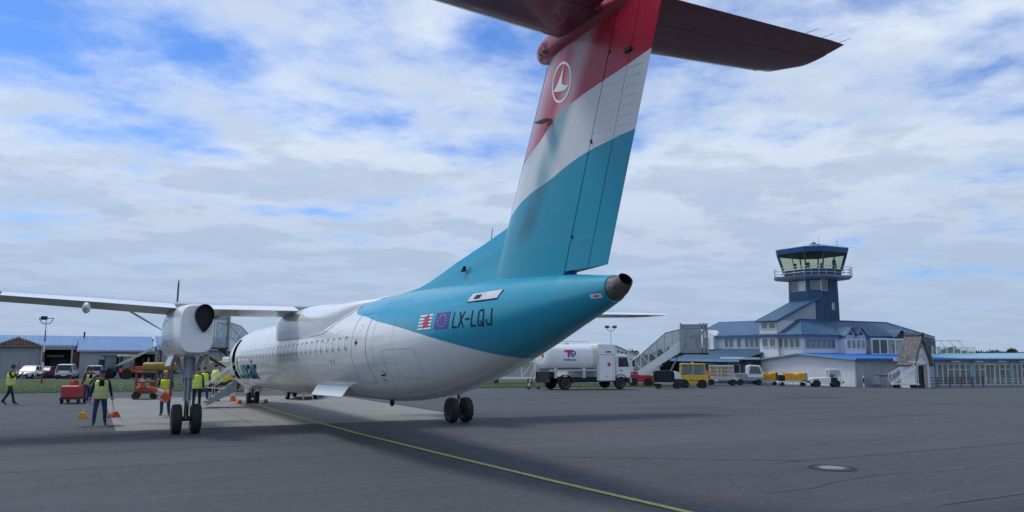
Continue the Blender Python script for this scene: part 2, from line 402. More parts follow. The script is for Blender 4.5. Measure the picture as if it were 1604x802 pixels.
# yellow lead-in line
yl = [(8.40, 7.2), (8.16, 9.6), (7.88, 12.64), (7.57, 17.22), (7.23, 23.04), (7.10, 28), (7.05, 33), (7.09, 37.5), (7.09, 39)]
pts = []
for (a, b) in zip(yl, yl[1:]):
    for q in range(8): pts.append((a[0]+(b[0]-a[0])*q/8, a[1]+(b[1]-a[1])*q/8))
strip('taxi_line', pts + [yl[-1]], .15, 'line_paint', .012)
k('drain_lid', (.24, .23, .22), .85, var=.25, scale=9, bump=.5, bscale=30, dirt=.4)
# drain cover in the tarmac
dr = thing('drain_cover', 'round pale concrete drain cover with dark iron ring set in the tarmac', 'drain cover', (14.07, 11.75, gz(14.07, 11.75)))
MB().lathe([(.36, .0), (.36, .010), (.27, .012), (.27, .004)], n=36).build('iron_ring', 'dark_metal', dr, True)
MB().lathe([(.262, .0), (.262, .016), (.24, .02), (.02, .021)], n=36).build('lid', 'drain_lid', dr, True)
MB().lathe([(.50, .0), (.50, .007), (.365, .0075), (.365, .0)], n=36).build('asphalt_collar', 'joint', dr, True)

# ------------------------------------------------------------------ the airliner (stations S aft from the nose, y to port, z up)
PROF = [(.02, 2.05, 1.92, .08), (.5, 2.55, 1.47, .55), (1.2, 2.95, 1.22, .90), (2.0, 3.32, 1.09, 1.12), (3, 3.58, 1.02, 1.27), (4, 3.67, 1.01, 1.33), (5, 3.70, 1.01, 1.345), (14, 3.70, 1.01, 1.345),
        (22, 3.70, 1.01, 1.345), (23.3, 3.69, 1.05, 1.335), (25.24, 3.64, 1.22, 1.24), (26.86, 3.58, 1.49, 1.07), (28.24, 3.52, 1.82, .86), (29.44, 3.44, 2.14, .64), (30.49, 3.35, 2.45, .44), (31.23, 3.26, 2.66, .30), (31.65, 3.21, 2.79, .21)]
def hermite(tab, x, kk):
    i = 0
    while i < len(tab)-2 and x > tab[i+1][0]: i += 1
    x0, x1 = tab[i][0], tab[i+1][0]; h = x1-x0; u = min(max((x-x0)/h, 0), 1)
    def m(j):
        if j <= 0 or j >= len(tab)-1:
            a, b = max(j-1, 0), min(j+1, len(tab)-1); return (tab[b][kk]-tab[a][kk])/(tab[b][0]-tab[a][0])
        d0 = (tab[j][kk]-tab[j-1][kk])/(tab[j][0]-tab[j-1][0]); d1 = (tab[j+1][kk]-tab[j][kk])/(tab[j+1][0]-tab[j][0])
        return 0 if d0*d1 <= 0 else 2*d0*d1/(d0+d1)
    a, b = tab[i][kk], tab[i+1][kk]
    return (2*u**3-3*u*u+1)*a + (u**3-2*u*u+u)*h*m(i) + (-2*u**3+3*u*u)*b + (u**3-u*u)*h*m(i+1)
def prof(S): return tuple(hermite(PROF, S, q) for q in (1, 2, 3))
def A(S, y, z): return (-y, 16.22-S, z)
def skin(S, z, off=0.):
    """point of the port skin at station S and height z"""
    zt, zb, hw = prof(S); zw, r = (zt+zb)/2, (zt-zb)/2
    q = max(-.9999, min(.9999, (z-zw)/r)); c_ = math.sqrt(1-q*q)
    n_ = Vector((0, c_/hw, q/r)).normalized()
    return Vector(A(S, hw*c_ + n_.y*off, z + n_.z*off))
AIR = thing('airliner', 'white turboprop airliner with teal tail and striped red white teal fin parked on the stand', 'airliner', (7.0857, 25.154, -.012))
AIR.rotation_euler = (-.025, 0, 0)

def livery(name, kind):
    m = bpy.data.materials.new(name); m.use_nodes = True; t = NT(m.node_tree)
    co = t.n('ShaderNodeTexCoord').outputs['Object']; sp_ = t.n('ShaderNodeSeparateXYZ', {0: co})
    S = t.math('SUBTRACT', 16.22, sp_.outputs[1]); z = sp_.outputs[2]
    def curve(pts, s0, s1, z0, z1):
        fc = t.n('ShaderNodeFloatCurve', {'Value': t.n('ShaderNodeMapRange', {'Value': S, 'From Min': s0, 'From Max': s1}).outputs[0]})
        cv = fc.mapping.curves[0]; P = [((a-s0)/(s1-s0), (b-z0)/(z1-z0)) for a, b in pts]
        cv.points[0].location = P[0]; cv.points[1].location = P[-1]
        for q in P[1:-1]: cv.points.new(*q)
        fc.mapping.update()
        return t.n('ShaderNodeMapRange', {'Value': fc.outputs[0], 'To Min': z0, 'To Max': z1}).outputs[0]
    def above(c_): return t.math('MULTIPLY', t.math('SUBTRACT', z, c_), 250., clamp=True)
    wh, te, rd = (.84, .845, .84), (.0, .31, .45), (.46, .015, .045)
    n1 = t.noise(co, 1.2, 6, .62); mp = t.n('ShaderNodeMapping', {'Vector': co, 'Scale': (1, .6, 7)}).outputs[0]; streak = t.noise(mp, 1.1, 6, .65)
    if kind == 'fuselage':
        b_ = curve([(20.0, 4.0), (21.0, 3.62), (21.64, 3.28), (22.96, 3.08), (23.83, 2.93), (25.21, 2.73), (26.19, 2.56), (27.49, 2.3), (28.09, 2.17), (28.46, 2.08), (28.97, 1.95), (30, 1.4), (32, .6)], 20, 32, .5, 4.5)
        c = t.mix(above(b_), wh, te)
        pin = t.math('LESS_THAN', t.math('ABSOLUTE', t.math('SUBTRACT', t.math('SUBTRACT', z, b_), -.012)), .012)
        c = t.mix(t.math('MULTIPLY', pin, t.ramp(S, 21, 22)), c, (.85, .86, .86))
    else:
        rw = curve([(27.5, 5.0), (28.6, 5.4), (29.28, 5.66), (29.7, 5.80), (30.33, 6.10), (31.06, 6.25), (31.52, 6.31), (32.21, 6.40), (32.89, 6.51), (33.5, 6.6)], 27.5, 33.5, 4, 8)
        wt = curve([(27.5, 4.3), (28.62, 4.70), (29.26, 4.89), (30.05, 5.03), (30.64, 5.18), (31.11, 5.27), (31.74, 5.33), (32.42, 5.38), (33.5, 5.42)], 27.5, 33.5, 4, 8)
        # halftone dots that fade in and out across the three bands
        a1 = t.math('MULTIPLY', t.math('ADD', S, z), math.pi/.052); a2 = t.math('MULTIPLY', t.math('SUBTRACT', S, z), math.pi/.052)
        lat = t.math('ADD', t.math('MULTIPLY', t.math('SINE', a1), t.math('SINE', a2)), 0.)
        hz = t.n('ShaderNodeMapping', {'Vector': co, 'Rotation': (rad(38), 0, 0), 'Scale': (.01, 1.0, .42)}).outputs[0]
        d1 = t.math('ABSOLUTE', t.math('SUBTRACT', t.math('SUBTRACT', S, 29.72), t.math('MULTIPLY', t.math('SUBTRACT', z, 4.95), .66)))
        d2 = t.math('SUBTRACT', t.math('SUBTRACT', S, 28.34), t.math('MULTIPLY', t.math('SUBTRACT', z, 4.67), .586))
        b1 = t.math('MULTIPLY', t.ramp(d1, .50, .08), t.ramp(z, 3.85, 4.35)); b2_ = t.math('MULTIPLY', t.ramp(d2, 1.15, .30), t.ramp(z, 5.2, 5.9))
        blob = t.math('MULTIPLY', t.ramp(t.noise(hz, 1.6, 1, .4), .30, .55, .55, 1.0), t.math('MAXIMUM', b1, b2_))
        fade = t.ramp(t.math('SUBTRACT', S, t.math('MULTIPLY', t.math('SUBTRACT', z, 3.36), .417)), 30.30, 30.0)
        amt = t.math('MULTIPLY', t.math('MULTIPLY', blob, fade), .95)
        dot = t.math('MULTIPLY', t.math('SUBTRACT', t.math('ABSOLUTE', lat), t.math('SUBTRACT', 1.0, amt)), 6., clamp=True)
        dot = t.math('MULTIPLY', dot, .9)
        teal_ = t.mix(dot, te, (.012, .12, .19)); white_ = t.mix(dot, (.74, .755, .76), (.06, .33, .43)); red_ = t.mix(dot, rd, (.62, .48, .50))
        c = t.mix(above(wt), teal_, white_); c = t.mix(above(rw), c, red_)
    pn = t.n('ShaderNodeTexWhiteNoise', {'Vector': t.n('ShaderNodeCombineXYZ', {0: t.math('FLOOR', t.math('DIVIDE', S, 1.45)), 1: t.math('FLOOR', t.math('DIVIDE', t.math('ADD', z, .23), .52))}).outputs[0]}, noise_dimensions='2D').outputs[0]
    c = t.mix(t.math('MULTIPLY', pn, .07), c, (.36, .37, .38))      # skin panels differ slightly in tone
    c = t.mix(t.ramp(streak, .50, .85, 0, .12), c, (.30, .30, .29))
    gr = t.math('MULTIPLY', t.ramp(t.noise(mp, 2.2, 6, .7), .45, .75), t.ramp(z, 1.9, 1.0, 0, .22)); c = t.mix(gr, c, (.20, .19, .17))   # grime along the belly
    bs = t.n('ShaderNodeBsdfPrincipled', {'Base Color': c, 'Roughness': t.math('ADD', t.ramp(n1, .3, .7, .18, .25), t.math('MULTIPLY', pn, .08)), 'Coat Weight': t.math('SUBTRACT', .6, t.math('MULTIPLY', above(b_), .48)) if kind == 'fuselage' else .10, 'Coat Roughness': .05, 'Specular IOR Level': .5 if kind == 'fuselage' else .3})
    bp = t.n('ShaderNodeBump', {'Height': t.noise(co, 1.6, 2, .5), 'Strength': .025, 'Distance': .05}); t.t.links.new(bp.outputs[0], bs.inputs['Normal'])
    t.t.links.new(bs.outputs[0], t.n('ShaderNodeOutputMaterial').inputs[0]); K[name] = m
livery('fuselage_paint', 'fuselage'); livery('fin_paint', 'fin')

NA_ = 72
sl = [.02, .12, .3, .5, .8, 1.2, 1.6, 2.0, 2.5, 3, 3.5, 4.0, 4.30, 4.6, 4.9, 5.12, 5.5] + [6+q for q in range(16)] + [22, 22.6, 23.3, 24, 24.6, 25.24, 26, 26.86, 27.5, 28.24, 28.8, 29.44, 30, 30.49, 30.9, 31.23, 31.5, 31.65]
rings = []
for S in sl:
    zt, zb, hw = prof(S); zw, r = (zt+zb)/2, (zt-zb)/2
    rings.append([A(S, hw*math.sin(i*math.tau/NA_), zw + r*math.cos(i*math.tau/NA_)) for i in range(NA_)])
i0, i1 = sl.index(4.30), sl.index(5.12)
fus = MB().loft(rings, skip=lambda j, i: i0 <= j < i1 and 10 <= i < 26).build('fuselage', 'fuselage_paint', AIR, 35)
# cabin seen through the open door: floor, far wall, bulkhead
cb = MB()
cb.add([A(3.6, 1.2, 1.55), A(6.2, 1.2, 1.55), A(6.2, -1.2, 1.55), A(3.6, -1.2, 1.55)], [(0, 1, 2, 3)])
cb.add([A(3.6, -1.1, 1.55), A(6.2, -1.1, 1.55), A(6.2, -.9, 3.3), A(3.6, -.9, 3.3)], [(0, 1, 2, 3)])
cb.add([A(6.2, -1.1, 1.55), A(6.2, 1.15, 1.55), A(6.2, .8, 3.3), A(6.2, -.8, 3.3)], [(0, 1, 2, 3)]); cb.add([A(3.6, -1.1, 1.55), A(3.6, 1.15, 1.55), A(3.6, .8, 3.3), A(3.6, -.8, 3.3)], [(0, 1, 2, 3)])
cb.build('cabin_interior', 'dark_metal', AIR)
def skin_line(name, pts, r, m, parent, off=.002):
    mb = MB(); mb.tube([skin(S, z, off) for S, z in pts], r, 5); return mb.build(name, m, parent, True)
def skin_patch(name, S0, S1, z0, z1, m, parent, off=.004, shear=0., n=6, thick=0.):
    vs, fs = [], []
    for j in range(n+1):
        for i in range(n+1):
            z = z0+(z1-z0)*j/n; S = S0+(S1-S0)*i/n + shear*(z-z0); vs.append(skin(S, z, off))
    fs = [(j*(n+1)+i, j*(n+1)+i+1, (j+1)*(n+1)+i+1, (j+1)*(n+1)+i) for j in range(n) for i in range(n)]
    return MB().add(vs, fs).build(name, m, parent, True)
def skin_poly(name, poly, m, parent, off, inner=None):
    """flat shape given in (S, z), subdivided and laid on the skin"""
    bm = bmesh.new(); bm.faces.new([bm.verts.new((a, b, 0)) for a, b in poly]); bmesh.ops.triangulate(bm, faces=bm.faces)
    bmesh.ops.subdivide_edges(bm, edges=bm.edges, cuts=2, use_grid_fill=True)
    for v in bm.verts: v.co = skin(v.co.x, v.co.y, off)
    me = bpy.data.meshes.new(name); bm.to_mesh(me); bm.free(); me.materials.append(K[m])
    o = bpy.data.objects.new(name, me); C.objects.link(o); o.parent = parent; return o
def skin_text(name, txt, S0, S1, z0, z1, m, parent, off=.006, shear=0., cuts=2, bold=0.):
    bm = text_mesh(txt, bold=bold); x0 = min(v.co.x for v in bm.verts); x1 = max(v.co.x for v in bm.verts); y0 = min(v.co.y for v in bm.verts); y1 = max(v.co.y for v in bm.verts)
    bmesh.ops.triangulate(bm, faces=bm.faces); bmesh.ops.subdivide_edges(bm, edges=bm.edges, cuts=cuts, use_grid_fill=True)
    for v in bm.verts:
        z = z0+(v.co.y-y0)/(y1-y0)*(z1-z0); v.co = skin(S0+(v.co.x-x0)/(x1-x0)*(S1-S0)+shear*(z-z0), z, off)
    me = bpy.data.meshes.new(name); bm.to_mesh(me); bm.free(); me.materials.append(K[m] if isinstance(m, str) else m)
    o = bpy.data.objects.new(name, me); C.objects.link(o); o.parent = parent; return o
# cabin windows, each with its frame
def rrect(w_, h_, n=5, p=3.2):
    out = []
    for i in range(4*n):
        a = i*math.tau/(4*n); c_, s_ = math.cos(a), math.sin(a)
        out.append((w_*abs(c_)**(2/p)*(1 if c_ > 0 else -1), h_*abs(s_)**(2/p)*(1 if s_ > 0 else -1)))
    return out
wpane = wframe = None
for q in range(27):
    S = 6.72 + q*.5865
    if wpane is None or S > 21.5:
        mb = MB(); ri = rrect(.115, .178); mb.add([skin(S+a, 2.475+b, .003) for a, b in ri], [tuple(range(len(ri)))])
        fr = MB(); ro = rrect(.145, .212); n_ = len(ri)
        fr.add([skin(S+a, 2.475+b, .008) for a, b in ri] + [skin(S+a*.99, 2.475+b*.99, .004) for a, b in ro], [(i, (i+1) % n_, n_+(i+1) % n_, n_+i) for i in range(n_)])
        a_ = mb.build('window', 'cabin_window' if q < 20 else 'window_dark', fus); b_ = fr.build('window_frame', 'white_paint', fus, True)
        if wpane is None: wpane, wframe, ws0 = a_, b_, S
    else:
        inst(wpane, 'window', fus, (0, ws0-S, 0)); inst(wframe, 'window_frame', fus, (0, ws0-S, 0))
# doors and hatches drawn by their seams
def door_seam(name, S0, S1, z0, z1, rc=.15, r_=.006):
    pts = []
    for cx, cz, a0 in ((S1-rc, z1-rc, 0), (S0+rc, z1-rc, 90), (S0+rc, z0+rc, 180), (S1-rc, z0+rc, 270)):
        for q in range(5): pts.append((cx+rc*math.cos(rad(a0+q*22.5)), cz+rc*math.sin(rad(a0+q*22.5))))
    full = []
    pts.append(pts[0])
    for a, b in zip(pts, pts[1:]):
        n = max(1, int(math.hypot(b[0]-a[0], b[1]-a[1])/.08))
        full += [(a[0]+(b[0]-a[0])*q/n, a[1]+(b[1]-a[1])*q/n) for q in range(n)]
    return skin_line(name, full+[pts[0]], r_, 'grey_metal', fus, .001)
door_seam('aft_door_seam', 22.42, 23.50, 1.50, 3.16); door_seam('cargo_hatch_seam', 24.5, 26.1, 1.62, 2.25, .1, .003)
skin_patch('door_handle', 22.68, 22.90, 2.44, 2.49, 'ink', fus, .006); skin_patch('door_handle', 22.76, 22.80, 2.38, 2.56, 'ink', fus, .007)
skin_patch('hatch_handle', 24.02, 24.25, 1.665, 1.70, 'ink', fus, .006)
skin_line('arrow_mark', [(24.20, 1.79), (24.36, 1.70)], .010, 'ink', fus, .001); skin_line('arrow_mark', [(24.0, 1.60), (24.1, 1.54)], .010, 'ink', fus, .001)
for S_ in (20.5, 20.78): skin_line('placard_mark', [(S_, 1.97), (S_, 2.08)], .008, 'ink', fus, .001)
for S_, z_ in ((20.9, 2.75), (21.2, 2.78), (22.9, 2.72), (22.95, 2.85), (23.75, 1.9)): skin_patch('placard', S_, S_+.05, z_, z_+.04, 'grey_metal', fus, .003, n=1)
for S_ in (8.6, 11.5, 17.6, 23.95, 25.1): skin_line('skin_seam', [(S_, 1.25+q*.1) for q in range(24)], .0025, 'grey_metal', fus, .0005)
skin_line('skin_seam', [(6+q*.5, 1.95) for q in range(40)], .002, 'grey_metal', fus, .0005)
# air inlet and plates on the tail cone
skin_patch('inlet_plate', 28.02, 28.98, 3.055, 3.205, 'alu', fus, .010, shear=.25); skin_patch('inlet_throat', 28.20, 28.40, 3.09, 3.165, 'ink', fus, .014, shear=.2)
skin_line('inlet_edge', [(28.02, 3.05), (28.5, 3.04), (28.98, 3.045), (29.04, 3.2)], .012, 'ink', fus, .004)
skin_patch('warning_plate', 31.36, 31.58, 2.86, 2.925, 'white_plastic', fus, .004); skin_patch('warning_print', 31.42, 31.53, 2.88, 2.905, 'total_red', fus, .006)
# flags and registration
for q in range(5): skin_patch('flag_stripe', 26.31, 26.86, 2.60+q*.067, 2.633+q*.067, 'white_paint', fus, .004, shear=.12, n=3)
lion = [(26.55, 2.61), (26.62, 2.68), (26.60, 2.75), (26.68, 2.70), (26.74, 2.62), (26.79, 2.66), (26.72, 2.76), (26.80, 2.80), (26.76, 2.84), (26.70, 2.82), (26.72, 2.90), (26.64, 2.92), (26.58, 2.86), (26.50, 2.88), (26.48, 2.82), (26.54, 2.79), (26.46, 2.73), (26.50, 2.70), (26.55, 2.72), (26.48, 2.64)]
lion = [(26.60+(a-26.63)*.68+.12*(b-2.60), b) for a, b in lion]
skin_poly('flag_lion', lion, 'total_red', fus, .008)
skin_patch('flag_field', 26.99, 27.52, 2.575, 2.905, 'eu_blue', fus, .004, shear=.08)
for q in range(12):
    a = q*math.tau/12; cs, cz = 27.27+.16*math.cos(a), 2.74+.115*math.sin(a)
    skin_poly('flag_star', [(cs+.019*(1 if j % 2 == 0 else .45)*math.sin(j*math.pi/5), cz+.019*(1 if j % 2 == 0 else .45)*math.cos(j*math.pi/5)) for j in range(10)], 'star', fus, .0075)
def strokes(name, segs, S0, wd, z0, ht, th=.034):
    # a squarish letter made of butted strokes, laid on the skin
    bm = bmesh.new()
    for (u0, v0, u1, v1) in segs:
        a, b = Vector((S0+u0*wd, z0+v0*ht, 0)), Vector((S0+u1*wd, z0+v1*ht, 0)); d = (b-a).normalized()*th*.5; n_ = Vector((-d.y, d.x, 0))
        bm.faces.new([bm.verts.new(q) for q in (a-d+n_, b+d+n_, b+d-n_, a-d-n_)])
    bmesh.ops.subdivide_edges(bm, edges=bm.edges, cuts=2, use_grid_fill=True)
    for i, v in enumerate(bm.verts): v.co = skin(v.co.x+.10*(v.co.y-z0), v.co.y, .0065)
    me = bpy.data.meshes.new(name); bm.to_mesh(me); bm.free(); me.materials.append(K['ink']); o = bpy.data.objects.new(name, me); C.objects.link(o); o.parent = fus; return o
GL = {'L': [(0, 1, 0, 0), (0, 0, 1, 0)], 'X': [(0, 0, 1, 1), (0, 1, 1, 0)], '-': [(0, .5, 1, .5)], 'Q': [(.15, 0, .85, 0), (.15, 1, .85, 1), (0, .12, 0, .88), (1, .12, 1, .88), (.6, .25, 1.05, -.06)], 'J': [(1, 1, 1, .1), (.85, 0, .2, 0), (0, .12, 0, .3)]}
for ch_, s0_, w_ in (('L', 27.67, .13), ('X', 27.87, .15), ('-', 28.09, .12), ('L', 28.29, .13), ('Q', 28.50, .15), ('J', 28.75, .14)): strokes('registration_letter', GL[ch_], s0_, w_, 2.59, .27)
# airline name, letters running from light green to deep teal
lm = bpy.data.materials.new('name_print'); lm.use_nodes = True; t = NT(lm.node_tree)
co = t.n('ShaderNodeTexCoord').outputs['Object']; sp_ = t.n('ShaderNodeSeparateXYZ', {0: co})
f_ = t.ramp(t.math('ADD', t.math('SUBTRACT', 16.22, sp_.outputs[1]), t.math('MULTIPLY', sp_.outputs[2], 1.2)), 7.4, 10.6)
b_ = t.n('ShaderNodeBsdfPrincipled', {'Base Color': t.mix(f_, (.06, .42, .28), (.0, .07, .13)), 'Roughness': .7, 'Specular IOR Level': .05}); t.t.links.new(b_.outputs[0], t.n('ShaderNodeOutputMaterial').inputs[0])
skin_text('airline_name', 'Luxair', 5.55, 9.95, 1.50, 2.34, lm, fus, .007, cuts=3, bold=.028)
# open service panel under the belly, hinged on its upper edge, with its stay
mb = MB(); P_ = [A(17.7, .93, 1.40), A(20.9, .92, 1.39), A(20.85, 1.10, 1.11), A(17.7, 1.10, 1.11)]; Q_ = [(x+.012, y, z-.02) for x, y, z in P_]
mb.add(P_+Q_, [(0, 1, 2, 3), (7, 6, 5, 4), (0, 4, 5, 1), (1, 5, 6, 2), (2, 6, 7, 3), (3, 7, 4, 0)])
mb.add([A(18.2, .9, 1.43), A(22.45, 1.0, 1.49), A(20.9, .93, 1.395), A(17.7, .935, 1.405)], [(0, 1, 2, 3)])
mb.build('service_panel', 'white_paint', AIR); MB().cyl(A(17.75, 1.09, 1.12), A(17.8, 1.05, .88), .014).build('panel_stay', 'white_plastic', AIR)
MB().lathe([(.02, 0), (.05, .02), (.06, .10), (.05, .2)], A(22.4, .25, .90)).build('belly_beacon', 'ink', AIR, True)
for S_ in (12.0, 9.2): MB().prism([(16.22-S_, 1.02), (16.22-S_-.25, 1.02), (16.22-S_-.22, .78), (16.22-S_-.12, .78)], 0, -.015, .015).build('belly_antenna', 'white_paint', AIR)
# wing body fairing
def ring_se(S, cy, cz, hw, hh, n=40, p=2.6):
    out = []
    for i in range(n):
        a = i*math.tau/n; c_, s_ = math.cos(a), math.sin(a)
        out.append(A(S, cy+hw*abs(s_)**(2/p)*(1 if s_ > 0 else -1), cz+hh*abs(c_)**(2/p)*(1 if c_ > 0 else -1)))
    return out
FA = [(11.6, .25, 3.42, 3.72), (12.3, .95, 3.05, 3.84), (13.2, 1.26, 2.84, 3.93), (14.5, 1.285, 2.80, 3.97), (16.2, 1.285, 2.79, 3.93), (17.6, 1.27, 2.79, 3.84), (19.0, 1.24, 2.84, 3.765), (20.0, 1.15, 2.98, 3.735), (20.9, .9, 3.25, 3.715), (21.6, .4, 3.5, 3.70)]
FB = [(11.6+q*.2, ) + tuple(hermite(FA, 11.6+q*.2, j) for j in (1, 2, 3)) for q in range(51)]
def ring_fair(S, hw, a, b):
    zm = a+(b-a)*.42; n = 40; up_ = []
    for i in range(n+1):
        th = -math.pi/2+math.pi*i/n; c_, s_ = math.cos(th), math.sin(th)
        up_.append(A(S, hw*abs(s_)**(2/2.5)*(1 if s_ > 0 else -1), zm+(b-zm)*max(c_, 0)**(2/2.5)))
    lo_ = [A(S, hw*(1-.012*u), zm+(a-zm)*u) for u in (.25, .5, .75, 1)] ; lo2 = [A(S, -hw*(1-.012*u), zm+(a-zm)*u) for u in (1, .75, .5, .25)]
    return up_+lo_+lo2
MB().loft([ring_fair(*q) for q in FB]).build('wing_fairing', 'white_paint', AIR, 50)
fl = [(12.9, 2.98), (13.4, 2.86), (13.94, 2.84), (15.4, 2.80), (16.76, 2.79), (18.2, 2.80), (19.37, 2.82), (20.08, 2.98), (20.59, 3.16), (21.11, 3.30), (21.5, 3.45)]
skin_line('fairing_seam', fl, .007, 'grey_metal', fus, .004)

# wings
def foil(c0, c1, t_=.13, cam_=.03, n=14):
    """airfoil points between chord fractions: upper surface from c0 to c1 and back below"""
    def yt(x): return 5*t_*(.2969*math.sqrt(max(x, 0))-.126*x-.3516*x*x+.2843*x**3-.1015*x**4)
    def yc(x): return cam_/.16*(.8*x-x*x) if x < .4 else cam_/.36*(.2+.8*x-x*x)
    xs_ = [c0+(c1-c0)*(.5-.5*math.cos(math.pi*i/n)) for i in range(n+1)]
    return [(x, yc(x)+yt(x)) for x in xs_] + [(x, yc(x)-yt(x)-.0008) for x in xs_[::-1]]
WS = [(0, 13.25, 16.35, 3.70), (1.2, 13.25, 16.33, 3.69), (3.9, 13.25, 16.3, 3.67), (4.8, 13.28, 16.3, 3.67), (7.0, 13.47, 16.22, 3.79), (9.3, 13.68, 16.12, 3.90), (11.5, 13.95, 16.0, 3.95), (13.4, 14.22, 15.9, 3.99), (13.9, 14.45, 15.88, 4.01), (14.17, 14.85, 15.85, 4.03), (14.22, 15.3, 15.83, 4.04)]
def wing_piece(side, i0, i1, c0, c1, ygap0=0., ygap1=0.):
    rg = []
    sec = WS[i0:i1+1]
    for q, (y, le, te, zt) in enumerate(sec):
        if q == 0: y += ygap0
        if q == len(sec)-1: y -= ygap1
        ch = te-le; inc = .055
        rg.append([A(le+x*ch, side*y, zt+(1-x)*ch*inc*.6+z_*ch) for x, z_ in foil(c0, c1)])
    return MB().loft(rg)
for side in (1, -1):
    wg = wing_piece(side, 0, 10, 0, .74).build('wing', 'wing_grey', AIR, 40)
    for i0_, i1_ in ((1, 2), (3, 5), (5, 7)):
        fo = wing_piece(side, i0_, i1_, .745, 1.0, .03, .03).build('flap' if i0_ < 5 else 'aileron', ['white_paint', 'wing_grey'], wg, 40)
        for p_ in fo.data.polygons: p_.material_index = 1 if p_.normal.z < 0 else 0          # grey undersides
    wing_piece(side, 7, 10, .742, 1.0, .02, 0).build('wing_tip', 'white_paint', wg, 40)
    for yy in (7.18,):
        zc = 3.53 if yy < 4 else 3.62 + (yy-7)*.03
        MB().ball((0, 0, 0), 1, 14, sq=(.115, .85, .15)).build('flap_fairing', 'white_paint', wg, True, loc=A(15.95, side*yy, zc))
    for yy in (12.9, 13.3, 13.7):  # static wicks
        MB().cyl(A(15.88, side*yy, 4.0), A(16.1, side*yy, 3.99), .004, n=4).build('static_wick', 'ink', wg)

